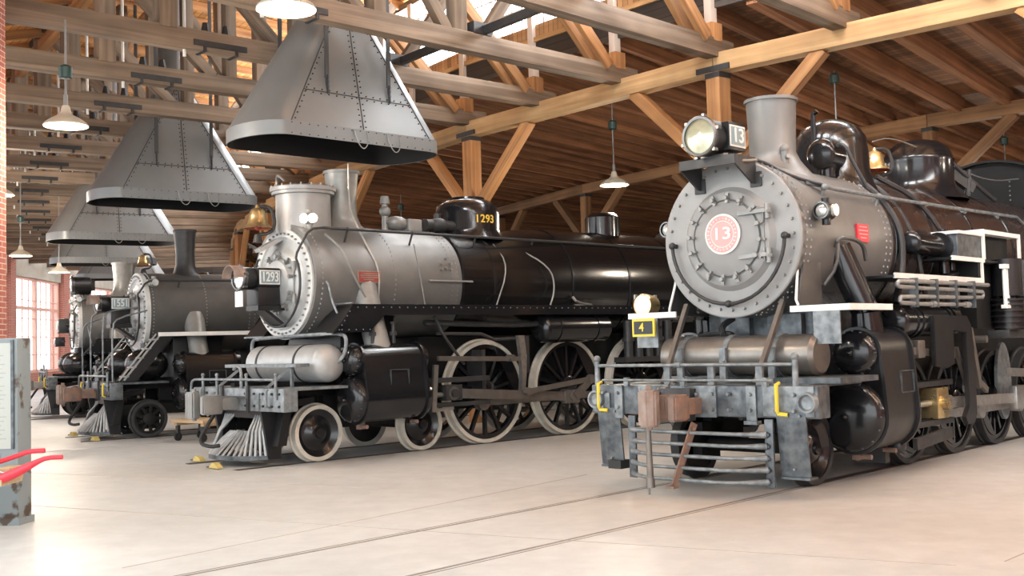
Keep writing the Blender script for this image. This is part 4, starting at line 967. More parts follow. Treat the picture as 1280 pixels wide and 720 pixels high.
    for i, w in enumerate((.2, .24, .22, .16)): b.lim((R + .018, 1.47 - w / 2, 3.02 - i * .045), (R + .026, 1.47 + w / 2, 3.034 - i * .045))
    b.build('plate_relief', 'plate_red', rp_, False)
    # steam pipe, brackets
    for sx in (1, -1):
        b = MB(); b.cyl((sx * (R - .08), .95, 2.75), (sx * 1.12, 1.1, 1.98), .17, .165, 28); b.cyl((sx * 1.12, 1.1, 1.98), (sx * 1.12, 1.15, 1.6), .165, .2, 28); b.build('steam_pipe', 'black', root)
        b = MB(); b.tube([(sx * (R + .02), .75, 2.75), (sx * (R + .08), .7, 2.85), (sx * (R + .1), 1.0, 2.86), (sx * (R + .1), 1.3, 2.8), (sx * (R + .1), 1.35, 2.6)], .028, 8, 2); b.tube([(sx * (R + .05), .75, 2.82), (sx * (R + .12), .55, 2.5), (sx * (R - .02), .5, 2.3)], .022, 8, 1); b.build('pipe_clip', 'smokebox_dark', root)
        # side step under the smokebox front with pale edge, and the plate hung beneath it
        x0, x1 = sx * .78, sx * 1.5
        b = MB(); b.lim((x0, -.05, 2.0), (x1, .95, 2.03)); b.prism([(-.05, 2.03), (-.05, 2.1), (.1, 2.55), (.5, 2.62), (.5, 2.03)], 'x', sx * .86, sx * .88); st = b.build('side_step', 'smokebox_dark', root)
        b = MB(); b.lim((x0, -.075, 1.985), (x1, -.05, 2.055)); b.lim((x1 - .012, -.07, 1.985), (x1 + .012, .98, 2.055)); b.tube([(sx * .88, -.06, 2.06), (sx * .86, -.07, 2.12), (sx * .82, .08, 2.55), (sx * .86, .5, 2.63)], .016, 6); b.build('step_edge', 'white', st, False)
        b = MB(); b.lim((sx * 1.06, -.07, 1.62), (sx * 1.38, -.05, 1.985)); b.build('flag_plate', 'worn_lt', root)
        b = MB(); b.cyl((sx * 1.22, .1, 1.98), (sx * 1.22, .1, 1.72), .06, .045, 14); b.cyl((sx * 1.22, .1, 1.85), (sx * 1.22, .1, 1.89), .08, None, 6); b.build('oil_cup', 'iron', root)
        b = MB(); b.beam((sx * .66, .0, 2.13), (sx * .62, -.6, 1.2), .055, .055); b.build('smokebox_brace', 'rod', root)
        b = MB(); b.bolts([(sx * (R * .82 + .03 * i), .32 + .07 * i, 2.36 - .03 * i) for i in range(4)] + [(sx * .95, .35 + .12 * i, 2.04) for i in range(4)], (sx * .6, 0, .6), .028, .05); b.build('wash_plug', 'iron', root)
    # running boards
    for sx in (1, -1):
        xa, xb = sx * .78, sx * 1.38
        b = MB(); b.lim((xa, 1.35, 2.38), (xb, 4.1, 2.41)); b.lim((xa, 3.1, 2.66), (xb, 4.5, 2.69)); b.lim((xa, 4.0, 2.40), (xb, 4.04, 2.69)); b.lim((xa, 4.5, 2.66), (xb, 8.6, 2.69)); rb = b.build('running_board', 'satin', root, False)
        b = MB(); b.lim((xb - .01, 1.35, 2.37), (xb + .015, 4.12, 2.435)); b.lim((xb - .01, 3.1, 2.65), (xb + .015, 4.22, 2.71)); b.lim((xb - .01, 4.1, 2.37), (xb + .015, 4.16, 2.7)); b.build('board_edge', 'white', rb, False)
        if sx > 0:
            b = MB(); b.lim((1.0, 3.42, 2.70), (1.34, 4.24, 3.02), .01); bx = b.build('tool_box', 'worn', root, False)
            b = MB(); b.lim((1.0, 3.4, 3.02), (1.37, 4.26, 3.06)); b.lim((1.0, 4.26, 3.06), (1.37, 5.7, 3.12)); b.lim((1.34, 4.26, 2.7), (1.38, 4.3, 3.12)); b.lim((1.34, 5.66, 2.6), (1.38, 5.7, 3.12)); b.build('box_edge', 'white', bx, False)
            b = MB(); b.lim((1.0, 4.3, 1.75), (1.22, 5.6, 3.06)); b.build('air_pump_bracket', 'soot', root, False)
            b = MB(); b.cyl((1.42, 4.95, 1.72), (1.42, 4.95, 2.16), .2, None, 28); b.cyl((1.42, 4.95, 2.2), (1.42, 4.95, 2.72), .2, None, 28); b.cyl((1.42, 4.95, 2.16), (1.42, 4.95, 2.25), .1, None, 16)
            for z in (1.74, 1.82, 1.9, 1.98, 2.06, 2.13): b.lathe([(z, .2), (z, .235), (z + .03, .235), (z + .03, .2)], (1.42, 4.95, 0), 'z', 28)
            b.build('air_pump', 'satin', root)
            b = MB(); b.cyl((1.42, 5.5, 1.72), (1.42, 5.5, 2.16), .2, None, 28); b.cyl((1.42, 5.5, 2.2), (1.42, 5.5, 2.72), .19, None, 28); b.cyl((1.42, 5.5, 2.16), (1.42, 5.5, 2.25), .1, None, 16); b.lim((1.2, 4.7, 1.6), (1.5, 5.8, 1.72), .02)
            b.build('air_pump', 'iron', root)
            b = MB()
            for y_ in (4.68, 4.78): b.cyl((1.48, y_, 2.05), (1.48, y_, 2.6), .028, None, 8)
            b.lim((1.44, 4.62, 2.58), (1.52, 4.86, 2.64)); b.lim((1.44, 4.62, 2.02), (1.52, 4.86, 2.07)); b.build('gauge_glass', 'white', root)
            # cooling coil: four pipes joined by return bends
            b = MB(); ys, ye = 1.2, 3.75
            zz = [2.33, 2.25, 2.15, 2.06]; xo = 1.5
            b.tube([(xo, ye + .25, zz[0]), (xo, ys, zz[0]), (xo, ys - .05, (zz[0] + zz[1]) / 2), (xo, ys, zz[1]), (xo, ye, zz[1]), (xo, ye + .06, (zz[1] + zz[2]) / 2), (xo, ye, zz[2]), (xo, ys + .05, zz[2]), (xo, ys, (zz[2] + zz[3]) / 2), (xo, ys + .05, zz[3]), (xo, ye - .6, zz[3])], .026, 10, 1)
            b.cyl((xo, ye - .6, zz[3]), (xo, ye - .45, zz[3]), .04, None, 8); b.cyl((xo, ys + .9, zz[3]), (xo, ys + 1.0, zz[3]), .04, None, 8)
            cc = b.build('cooling_coil', 'pipe', root)
            b = MB()
            for y_ in (1.6, 2.2, 2.8, 3.4): b.mark(); b.lim((xo - .05, y_, 2.02), (xo + .04, y_ + .05, 2.37))
            b.each('coil_clip', 'worn', cc)
            b = MB(); b.cyl((1.18, 1.75, 1.86), (1.18, 3.4, 1.86), .2, None, 30); b.ball((1.18, 1.75, 1.86), .2, (1, .5, 1), 20); b.ball((1.18, 3.4, 1.86), .2, (1, .5, 1), 20)
            for y_ in (2.0, 2.15, 3.0, 3.15): b.lathe([(y_, .2), (y_, .215), (y_ + .05, .215), (y_ + .05, .2)], (1.18, 0, 1.86), 'y', 30)
            b.build('air_reservoir', 'black', root)
    # cylinders
    cf = dict(vc=(1.16, 1.5, .27), pc=(1.07, .77, .42), cy=(.62, 1.72), cylmat='satin', covermat='black')
    cylinder_side(root, cf, 1); cf['cylmat'] = 'front13'; cf['covermat'] = 'worn'; cylinder_side(root, cf, -1)  # far cylinder in pale grey: light on that side put into its colour
    b = MB(); b.lim((-.75, .6, .8), (.75, 1.75, 2.1), .03); b.prism([(-.85, 2.08), (.85, 2.08), (.6, 2.3), (-.6, 2.3)], 'y', .55, 1.8); b.lim((-.5, .5, 1.6), (-.1, .62, 1.98)); b.lim((.15, .5, 1.6), (.6, .62, 1.98)); b.bolts([(x, .55, 2.07) for x in (-.6, -.3, 0, .3, .6)], (0, -1, 0), .03, .05); b.build('saddle', 'worn', root)
    # air tank across the front
    b = MB(); b.cyl((-.92, .02, 1.5), (1.05, .02, 1.5), .235, None, 40); b.lathe([(-.96, 0), (-.96, .2), (-.92, .24), (-.9, .24)], (0, .02, 1.5), 'x', 40); b.lathe([(1.1, 0), (1.1, .2), (1.05, .24)], (0, .02, 1.5), 'x', 40); b.ball((-.97, .02, 1.5), .03, n=8); tk = b.build('air_tank', 'rod', root)
    b = MB()
    for x in (-.62, -.02, .62): b.mark(); b.lathe([(x - .035, .237), (x - .035, .25), (x + .035, .25), (x + .035, .237)], (0, .02, 1.5), 'x', 36); b.lim((x - .04, -.26, 1.2), (x + .04, -.22, 1.6)); b.box((x, -.24, 1.42), (.06, .08, .06))
    b.each('tank_strap', 'worn_lt', tk)
    b = MB(); b.tube([(-.2, .3, 1.95), (-.25, .1, 1.85), (-.15, .0, 1.75)], .04, 8, 1); b.tube([(-.7, .3, 1.75), (-.3, .25, 1.78), (-.15, .2, 1.75)], .03, 8, 1); b.build('tank_pipe', 'iron', root)
    # frame
    b = MB()
    for sx in (1, -1): b.lim((sx * .5, -.6, .95), (sx * .62, Lb, 1.2)); b.lim((sx * .5, 0, .58), (sx * .62, Lb, .7)); [b.lim((sx * .5, yy, .58), (sx * .62, yy + .25, 1.2)) for yy in (.2, 2., 3.5, 5., 6.6)]
    b.lim((-.5, 1.7, .8), (.5, Lb, 1.1)); b.lim((-.62, 1.8, 1.1), (.62, Lb, 2.1)); b.build('frame', 'soot', root)
    b = MB(); b.lim((-1.3, -.6, 1.16), (1.3, .55, 1.2)); b.lim((.75, -.45, 1.2), (1.55, .45, 1.26)); b.build('front_deck', 'worn', root)
    # pilot beam with its fittings
    b = MB(); b.lim((-1.5, -.86, .85), (1.5, -.6, 1.19), .015); pb = b.build('pilot_beam', 'worn', root)
    b = MB()
    for x in (-1.08, -.72, .72): b.lim((x - .06, -.885, .8), (x + .06, -.86, 1.19), .006)
    b.lim((.0, -.885, .84), (.28, -.86, 1.19), .006); b.lim((-1.46, -.875, .87), (-1.22, -.86, 1.1), .004); b.lim((.86, -.875, .87), (1.46, -.86, 1.19), .004)
    b.bolts([(x, -.885, z) for x in (-1.3, -1.08, -.72, -.5, .04, .24, .45, .72, 1.02, 1.24) for z in (.93, 1.1)], (0, -1, 0), .024, .035); b.build('beam_plate', 'worn_lt', pb)
    b = MB()
    for sx in (-1, 1): b.mark(); b.lathe([(-.94, .105), (-.94, .085), (-.9, .07), (-.875, .0)], (sx * 1.4, 0, 1.02), 'y', 28); b.lathe([(-.94, .105), (-.87, .11), (-.86, .11)], (sx * 1.4, 0, 1.02), 'y', 28)
    b.each('poling_pocket', 'worn_lt', pb)
    b = MB(); b.lim((-.34, -.98, .8), (.0, -.86, 1.16), .01); b.lim((-.4, -.93, 1.1), (.02, -.88, 1.16)); b.build('coupler_pocket', 'iron', pb)
    coupler(root, -.88, .97, 'rust', .62)
    b = MB(); b.tube([(-.25, -.95, 1.22), (-.23, -1.05, 1.2), (-.2, -1.15, 1.18), (-.2, -1.3, 1.16), (-.18, -1.36, 1.14)], .014, 6, 1)
    for i in range(4): b.lathe([(-.008, .03), (.008, .03), (.008, .02), (-.008, .02), (-.008, .03)], (-.2, -1.0 - i * .09, 1.21 - i * .015), 'x' if i % 2 else 'z', 14)
    b.build('lift_chain', 'worn_lt', root)
    b = MB(); b.tube([(-.23, -1.46, .8), (-.24, -1.44, .4), (-.25, -1.42, .14)], [.03, .035, .04], 10); b.cyl((-.25, -1.42, .1), (-.25, -1.42, .2), .05, None, 10); b.cyl((-.27, -1.42, .02), (-.27, -1.42, .12), .012, None, 6); b.build('hanging_pin', 'rod', root)
    b = MB(); b.beam((.05, -.98, .78), (-.02, -1.3, .12), .02, .09); b.bolts([(.05 - .07 * f + .0, -1.0 - .3 * f, .76 - .6 * f) for f in (.1, .3, .5, .7, .9)], (0, -1, .3), .02, .03); b.box((-.02, -1.34, .11), (.1, .1, .03)); b.build('lift_strap', 'rust', root)
    # uncoupling handrail
    b = MB(); b.tube([(-1.42, -.84, 1.42), (1.22, -.84, 1.42)], .02, 10); b.cyl((-.28, -.84, 1.42), (-.2, -.84, 1.42), .03, None, 8)
    for x in (-1.42, 1.24): b.cyl((x, -.84, 1.18), (x, -.84, 1.5), .035, .03, 12); b.ball((x, -.84, 1.5), .045, n=10)
    b.tube([(-1.3, -.9, 1.25), (1.0, -.9, 1.25)], .014, 8)
    for x in (-.95, -.15, .9): b.lim((x - .03, -.9, 1.18), (x + .03, -.85, 1.28))
    for x in (-.5, .1, .72): b.lim((x - .04, -.7, 1.19), (x + .04, -.66, 1.42))
    b.build('uncoupling_rod', 'worn_lt', root)
    for x in (-1.34, 1.06):
        b = MB(); b.tube([(x, -.87, 1.22), (x, -.93, 1.21), (x, -.93, .93), (x, -.91, .9), (x + .1, -.89, .89)], .022, 8); b.build('grab_iron', 'yellow', root)
    # footboard pilot of five bars
    b = MB()
    for sx, x in ((-1, -.86), (1, .95)):
        b.mark(); b.lim((x - .05, -.93, .12), (x + .05, -.9, .84), .005); b.bolts([(x, -.93, .18 + i * .125) for i in range(5)], (0, -1, 0), .025, .03); b.lim((x - .2 * sx - .08, -.96, .78), (x - .2 * sx + .08, -.86, .82))
    pl = b.each('pilot_upright', 'worn', root)[0]
    for i in range(5):
        z = .18 + i * .125; bow = .1 + .045 * (4 - i)
        b = MB(); b.tube([(-.84, -.94, z)] + [(-.84 + 1.77 * f, -.95 - bow * min(1, 6 * f * (1 - f)) , z + .0) for f in (.06, .12, .22, .35, .5, .65, .78, .88, .94)] + [(.93, -.94, z)], [.036, .03] + [.021] * 7 + [.03, .036], 10); b.build('pilot_bar', 'worn_lt', root)
    # step plates
    for x0, x1 in ((-1.4, -1.07), (1.02, 1.36)):
        b = MB(); b.prism([(-.88, .86), (-.86, .86), (-.8, .24), (-.82, .24)], 'x', x0, x1); b.lim((x0, -.88, .86), (x1, -.86, .92)); b.lim((x0, -.84, .21), (x1, -.66, .235)); s_ = b.build('step_plate', 'worn', root)
        b = MB(); b.bolts([((x0 + x1) / 2, -.83, .32), (x0 + .06, -.88, .88), (x1 - .06, -.88, .88)], (0, -1, 0), .018, .03); b.build('step_bolts', 'worn_lt', s_)
    b = MB(); b.lim((-1.25, -.9, .2), (-1.06, -.72, .3)); b.build('step_block', 'rubber', root)
    # small lamps and number tile on the far side
    b = MB(); b.lathe([(.05, .14), (.1, .15), (.28, .12), (.34, 0)], (-1.38, 0, 2.16), 'y', 32); lp = b.build('side_lamp', 'brass', root)
    b = MB(); b.lathe([(.03, 0), (.035, .08), (.06, .132)], (-1.38, 0, 2.16), 'y', 30); b.build('side_lamp_lens', 'warm_lens', lp)
    b = MB(); b.lim((-1.34, -.22, 1.76), (-1.0, -.2, 1.98)); nt_ = b.build('number_tile', 'yellow', root, False)
    b = MB(); b.lim((-1.31, -.226, 1.79), (-1.03, -.215, 1.95)); b.build('tile_field', 'satin', nt_, False); text('4', .15, 'tile_number', 'yellow', nt_, (-1.19, -.23, 1.87), 'y', .003)
    # wheels
    w = disc_wheel(.42, root, False, 'leading_wheel', False); wheelset(w, root, .25, .42)
    d = driver(.7, root, False, -2.4); wheelset(d, root, 2.75, .7)
    for yy in (4.3, 5.85, 7.4): again(d, root, yy, .7)
    b = MB(); b.prism([(6.05 + .7 * cos(a) * .42, .95 + .58 * sin(a)) for a in [2 * pi * i / 40 for i in range(40)]], 'x', .885, .93); b.build('counterweight', 'worn_lt', root)
    b = MB()
    for sx in (1, -1): b.lim((sx * .55, -.3, .45), (sx * .66, 1.0, .62)); b.lim((sx * .55, .05, .25), (sx * .68, .45, .7))
    b.build('leading_truck', 'soot', root)
    # motion
    b = MB(); b.cyl((1.13, 1.72, .8), (1.13, 2.9, .8), .045, None, 12); b.build('piston_rod', 'steel', root)
    b = MB(); b.lim((1.04, 1.7, 1.02), (1.22, 3.35, 1.09)); b.lim((1.04, 1.7, .52), (1.22, 3.35, .59)); b.build('guide_bar', 'iron', root)
    b = MB(); b.lim((1.0, 2.75, .6), (1.26, 3.1, 1.0), .02); b.cyl((1.05, 2.92, .8), (1.34, 2.92, .8), .08, None, 14); b.build('crosshead', 'brass', root)
    b = MB(); b.beam((1.28, 2.95, .8), (1.24, 5.6, .72), .06, .14); b.lim((1.2, 5.42, .56), (1.32, 5.8, .9), .02); b.cyl((1.18, 2.95, .8), (1.34, 2.95, .8), .1, None, 16); b.build('main_rod', 'steel', root)
    b = MB(); b.beam((1.08, 2.98, .62), (1.08, 7.6, .62), .06, .12); [b.cyl((1.0, yy, .62), (1.15, yy, .62), .13, None, 16) for yy in (2.98, 4.53, 6.08, 7.63)]; b.build('side_rod', 'steel', root)
    b = MB(); b.beam((1.3, 5.05, 1.12), (1.3, 7.4, 1.0), .04, .12); b.build('eccentric_rod', 'steel', root)
    # valve-gear bracket: bent plate frame
    b = MB(); b.prism([(2.35, 1.92), (3.42, 1.92), (3.55, 1.8), (3.62, 1.5), (3.62, .62), (3.52, .5), (3.28, .5), (3.22, .6), (3.36, .75), (3.36, 1.7), (2.95, 1.74), (2.95, 1.3), (2.7, 1.25), (2.35, 1.3)], 'x', 1.36, 1.42, .008); b.build('valve_gear_bracket', 'satin', root)
    b = MB(); b.beam((1.3, 1.75, 1.5), (1.3, 3.2, 1.42), .05, .09); b.lim((1.24, 2.0, 1.4), (1.36, 2.2, 1.62), .02); b.beam((1.3, 3.3, 1.5), (1.3, 3.6, 1.0), .05, .06); b.beam((1.34, 3.7, 1.75), (1.34, 3.95, .95), .05, .1); b.beam((1.34, 3.95, 1.02), (1.34, 4.2, .9), .05, .08); b.cyl((1.28, 4.0, 1.6), (1.45, 4.0, 1.6), .05, None, 10); b.build('valve_rod', 'rod', root)
    b = MB(); b.lim((.72, 1.5, .15), (1.1, 1.62, .4)); b.beam((1.0, 1.7, .45), (1.0, 2.5, .2), .04, .06); b.beam((1.3, 1.9, .35), (1.3, 3.0, .42), .06, .14); b.ball((1.2, 1.65, .36), .1, n=10); b.build('brake_rigging', 'iron', root)
    # cab
    yc = Lb - .2
    rf = [(-1.5, 3.2)] + [(-1.5 + 3.0 * i / 14, 3.85 + .78 * sin(pi * (i + .9) / 15.8)) for i in range(15)] + [(1.5, 3.2)]
    b = MB(); b.prism(rf + [(1.45, 1.5), (-1.45, 1.5)], 'y', yc, yc + 2.); cb = b.build('cab', 'soot', root)
    b = MB(); b.prism([(p[0] * 1.04, p[1] + .04) for p in rf[1:-1]] + [(p[0] * 1.03, p[1]) for p in rf[1:-1]][::-1], 'y', yc - .12, yc + 2.1); b.build('cab_roof', 'soot', cb)
    b = MB(); b.bolts([(x, yc, z) for x in (-1.05, -.35, .35, 1.05) for z in (3.95, 4.03, 4.11, 4.19, 4.27)], (0, -1, 0), .016, .02); b.build('cab_rivets', 'worn_lt', cb)
    b = MB()
    for sx in (-1, 1): b.lim((sx * 1.08, yc - .03, 3.2), (sx * 1.4, yc + .0, 3.8), .01)
    b.build('cab_window', 'pane', cb, False)
    return root
# ------------------------------------------------------------------ the four engines
O13, F13 = (2.617, 13.085), 43.288
O93, F93 = (-3.629, 17.503), 46.685
O51, F51 = (-8.0, 23.5), 57.
O4, F4 = (-12.5, 31.65), 63.
loco13(O13, F13)
loco(dict(o=O93, phi=F93, label='black 1293 engine with silver smokebox front, brass bell and white-rimmed wheels', zc=2.8, R=.92, Rr=.86, zr=2.77, Rb=1.09, Ls=2.95, Lb=11., bmat='boiler93',
    sr=.28, sy=1.15, st=4.66, fwh=True, dome=(3.9, .6, 4.38), dome2=(7.6, .36, 4.37), num='1293', bell=(-.2, -.32, 3.65, .235), bella=1.0, hl=(-.76, 2.84, .18), hr=3.6, hrl=10., plate=(1.0, 2.84),
    zb=2.36, valance=True, vc=(1.2, 1.53, .24), pc=(1.18, .93, .36), cy=(.36, 1.78), lr=.43, lead=(.06, 2.06), dr=.889, cw=.54, drv=(3.5, 5.56, 7.62), trail=10., tank=True,
    marks=[(.4, .25, 3.78, 'lit_lens'), (-.95, .2, 2.6, 'clear')]))
loco(dict(o=O51, phi=F51, label='soot-grey 1551 engine with a white-edged stair down to its front beam', zc=2.58, R=.85, Rr=.86, zr=2.58, Rb=.95, Ls=2.4, Lb=10.5, bmat='smokebox_dark', smat='smokebox_dark',
    sr=.235, sy=1.05, st=4.4, num='1551', bell=(0., .15, 3.6, .17), bella=1., hl=(-.78, 2.78, .17), hr=3.25, hrl=9., zb=2.1, vc=(1.15, 1.5, .23), pc=(1.12, .9, .34), cy=(.5, 1.8), lr=.375, lead=(.02, 1.95),
    dr=.8, drv=(3.3, 5.1, 6.9), trail=9.3, white=False, cpl='rust', marks=[(.62, .2, 3.2, 'clear')], detail=False, darkstack=True))
loco(dict(o=O4, phi=F4, label='dark engine by the window wall, round headlight up beside its chimney', zc=2.6, R=.86, Rr=.87, zr=2.6, Rb=.95, Ls=2.4, Lb=10.5, bmat='boiler93',
    sr=.32, sy=1.3, st=4.4, bell=(-.35, 1.9, 3.6, .15), hl=(-.1, 3.72, .27), hr=3.3, hrl=9., zb=2.15, vc=(1.15, 1.5, .23), pc=(1.12, .9, .34), cy=(.4, 1.7), lr=.4, lead=(.05, 1.95),
    dr=.8, drv=(3.3, 5.1, 6.9), trail=9.3, white=False, valance=True, cpl='pipe', marks=[(-.7, .0, 3.3, 'clear'), (.7, .0, 3.3, 'clear'), ], boxes=[(-1.05, -.2, 2.62, .2), (-1.15, -.35, 2.15, .13)], detail=False))

# rails let into the floor
def rails(o, phi, y0, y1, ys=-1.3):
    r = empty('track_floor', (o[0], o[1], 0), -radians(phi)); r['kind'] = 'structure'
    for sx in (-1, 1):
        b = MB(); b.lim((sx * .7175, ys, -.01), (sx * .7925, y1, .012)); b.build('rail', 'rail', r, False)
        b = MB(); b.lim((sx * .64, ys, -.01), (sx * .7175, y1, .003)); b.build('flangeway', 'slot', r, False)
        if y0 < ys: b = MB(); b.lim((sx * .70, y0, -.01), (sx * .735, ys, .003)); b.lim((sx * .775, y0, -.01), (sx * .787, ys, .003)); b.build('floor_slot', 'slot', r, False)
rails(O13, F13, -12, 20, .2); rails(O93, F93, -1.3, 20); rails(O51, F51, -1.3, 18); rails(O4, F4, -1.3, 16)

# saw-cut joints in the concrete
for a, c in (((-6.2, 13.2), (3.2, 8.2)), ((-9., 17.5), (-1.5, 13.5)), ((-3.2, 9.), (.9, 14.4)), ((3.6, 8.3), (9., 13.9)), ((-12.5, 17.), (-3.5, 24.))):
    a, c = V(a + (0,)), V(c + (0,)); b = MB(); b.beam(a + V((0, 0, .001)), c + V((0, 0, .001)), .012, .003); b.build('floor_joint', 'joint', None, False)['kind'] = 'structure'

# ------------------------------------------------------------------ smoke hoods
def stadium(r, h, n=14):
    e = .6 if h > .5 else .6 + .4 * (1 - h / .5)
    P = [(r * cos(a), h + r * e * sin(a)) for a in [pi * i / n for i in range(n + 1)]]
    return P + [(r * cos(a), -h + r * e * sin(a)) for a in [pi + pi * i / n for i in range(n + 1)]]
def hood(o, phi, label):
    a = radians(phi); u = V((sin(a), cos(a), 0)); c = V((o[0], o[1], 0)) + u * 1.05
    root = empty('smoke_hood', (c.x, c.y, 5.0), -a); tag(root, label, 'smoke hood', 'smoke hoods over the tracks')
    def skin(lv, name, m, inward=False, close=None):
        b = MB(); rows = []
        for z, r, h in lv: rows.append([b.b.verts.new((p[0], p[1], z)) for p in stadium(r, h)])
        n = len(rows[0]); fs = [b.b.faces.new((A[i], A[(i + 1) % n], B[(i + 1) % n], B[i])) for A, B in zip(rows, rows[1:]) for i in range(n)]
        bmesh.ops.recalc_face_normals(b.b, faces=fs)
        return b.build(name, m, root, True, 30)
    lv = [(.22, .8, 1.35), (2.55, .34, .06), (2.7, .33, .0)]
    sh = skin(lv, 'hood_shell', 'hood'); skin([(.0, .78, 1.33), (.22, .78, 1.33), (2.5, .31, .05)], 'hood_lining', 'hood_in')
    lp = skin([(.0, .8, 1.35), (.0, .815, 1.35), (.22, .815, 1.35), (.22, .8, 1.35)], 'hood_lip', 'hood')
    b = MB(); b.cyl((0, 0, 2.6), (0, 0, 6.6), .32, None, 32)
    for z in (2.75, 3.9, 5.1): b.lathe([(z, .32), (z, .34), (z + .06, .34), (z + .06, .32)], (0, 0, 0), 'z', 32)
    b.build('flue', 'flue', root)
    # seams and rivets on the flat faces
    def face(y, f, sx):          # point on the flat side: y across at the bottom edge, f 0..1 up
        x = .8 + (.34 - .8) * f; hh = 1.35 + (.06 - 1.35) * f; return V((sx * (x + .004), y / 1.35 * hh, .22 + 2.33 * f))
    b = MB(); d = MB()
    for sx in (1, -1):
        nrm = (sx * .98, 0, .2)
        for y in (-1.35, 0, 1.35):
            b.tube([face(y, 0, sx), face(y, 1, sx)], .009, 4)
            for i in range(24):
                f = (i + .5) / 24
                for e in ((-.05, .05) if y == 0 else (.05 if y < 0 else -.05,)): q = face(y, f, sx); q.y += e; d.bolts([q], nrm, .013, .014, 5)
        b.tube([face(-1.35, .235, sx), face(1.35, .235, sx)], .009, 4)
        for i in range(15):
            for f in (.22, .25): d.bolts([face(-1.3 + 2.6 * i / 14, f, sx)], nrm, .013, .014, 5)
        d.bolts([V((sx * .815, -1.35 + 2.7 * i / 17, z)) for i in range(18) for z in (.03, .19)], (sx, 0, 0), .011, .012, 5)
    b.build('hood_seam', 'iron', sh); d.build('hood_rivets', 'iron', sh)
    for sx in (1, -1):
        for y in (-.62, .62):
            q = face(y / (1 - .245 * .95), .26, sx); b = MB(); b.lim((q.x - .012, q.y - .035, q.z + .18), (q.x + .012, q.y + .035, 4.6)); b.beam(q + V((sx * .01, 0, -.08)), q + V((sx * .01, 0, .22)), .07, .02); b.bolts([q + V((sx * .02, 0, e)) for e in (-.05, .03, .11, .18)], (sx, 0, 0), .02, .03)
            b.build('hanger_strap', 'sheet', root)
    b = MB()
    for y in (-.2, .45):
        b.mark(); b.tube([(.82, y, .2), (.86, y + .02, .02), (.84, y + .16, -.12), (.82, y + .28, .0), (.82, y + .25, .2)], .009, 6, 2)
    b.each('pull_loop', 'pipe', root)
    return root
hood(O93, F93, 'riveted grey smoke hood with hanger straps directly above the 1293 engine')
hood((-8.3, 23.81), 54, 'grey smoke hood above the 1551 engine and its bell')
hood((-12.52, 31.7), 58., 'smoke hood whose lip shows just under the 1551 hood lip')
hood((-15.76, 39.63), 63, 'low smoke hood with its lip over the chimney of the engine by the windows')
hood((-18.06, 47.86), 69, 'sliver of a smoke hood peeping out beneath all the other hoods')

# ------------------------------------------------------------------ lamps
WARM = (1., .86, .69)
def lamp(p, ztop, label, power=110., d=.62, canopy=None, lit=True):
    root = empty('pendant_lamp', p); tag(root, label, 'lamp', 'pendant lamps under the roof timbers'); r = d / 2
    b = MB(); b.lathe([(0, r), (.015, r * 1.01), (.05, r * .93), (.11, r * .66), (.16, r * .36), (.2, r * .24), (.26, r * .2), (.3, r * .16), (.3, 0)], (0, 0, 0), 'z', 40); b.lathe([(.002, r * .99), (.04, r * .9), (.1, r * .62), (.15, r * .3), (.15, 0)], (0, 0, 0), 'z', 40); b.build('lamp_shade', 'enamel', root)
    b = MB(); b.lathe([(-.01, 0), (0, r * .5), (.025, r * .93)], (0, 0, 0), 'z', 32); b.build('lamp_glass', 'bulb' if lit else 'enamel', root)
    b = MB(); b.cyl((0, 0, .28), (0, 0, ztop - p[2]), .016, None, 10); b.cyl((0, 0, .28), (0, 0, .46), .035, .03, 12); b.build('lamp_stem', 'pipe', root)
    zc_ = (canopy or ztop) - p[2]
    b = MB(); b.lathe([(zc_ - .2, .07), (zc_ - .19, .09), (zc_ - .04, .1), (zc_ - .02, .08), (zc_, .05), (zc_, 0)], (0, 0, 0), 'z', 20); b.lathe([(zc_ - .2, .07), (zc_ - .2, 0)], (0, 0, 0), 'z', 20); b.build('lamp_canopy', 'green', root)
    if power:
        l = bpy.data.lights.new('lamp_light', 'POINT'); l.energy = power; l.color = WARM; l.shadow_soft_size = .22; lo = bpy.data.objects.new('lamp_light', l); COL.objects.link(lo); lo.location = (p[0], p[1], p[2] - .28)
    return root
lamp((-2.28, 11.4, 5.27), 8.2, 'glowing lamp cut by the top edge, in front of the riveted smoke hood', 170)
lamp((-6.41, 15.9, 5.05), 6.62, 'lit pendant lamp with dark green cap, beside the hood over the 1551 engine', 200, canopy=5.95)
lamp((-12.95, 28., 5.86), 7.9, 'lit pendant lamp half hidden behind the brick pier', 220)
lamp((-14.11, 31.7, 4.63), 7.9, 'small lit pendant lamp above the top of the window wall', 180, canopy=5.8)
lamp((-13.95, 34., 4.3), 7.9, 'lamp glowing just under the lowest smoke hood, before the brick pilaster', 180)
lamp((2.28, 23.8, 5.08), 6.9, 'lit pendant lamp over the 1293 boiler, beside the headlight of engine 13', 200, canopy=6.5)
lamp((6.45, 21.5, 4.6), 6.9, 'pendant lamp behind the front dome of engine 13', 170, canopy=6.85)
lamp((12.3, 27.2, 4.75), 6.6, 'pendant lamp beyond the cab roof of engine 13', 170, canopy=6.5)
lamp((-3.49, 35.26, 4.2), 6.6, 'pendant lamp behind the 1293 engine, its dark cap over the feedwater drum', 200, canopy=6.3)
for i, (x, y) in enumerate(((12.5, 14.5), (17.5, 18.5), (18., 9.))):                # unseen lamps added past the frame's right edge to light those stalls
    lamp((x, y, 5.), 6.9, ('unseen pendant lamp added above the tender side of engine 13', 'unseen pendant lamp added over the stall past engine 13', 'unseen pendant lamp added over the open floor beyond engine 13')[i], 170)

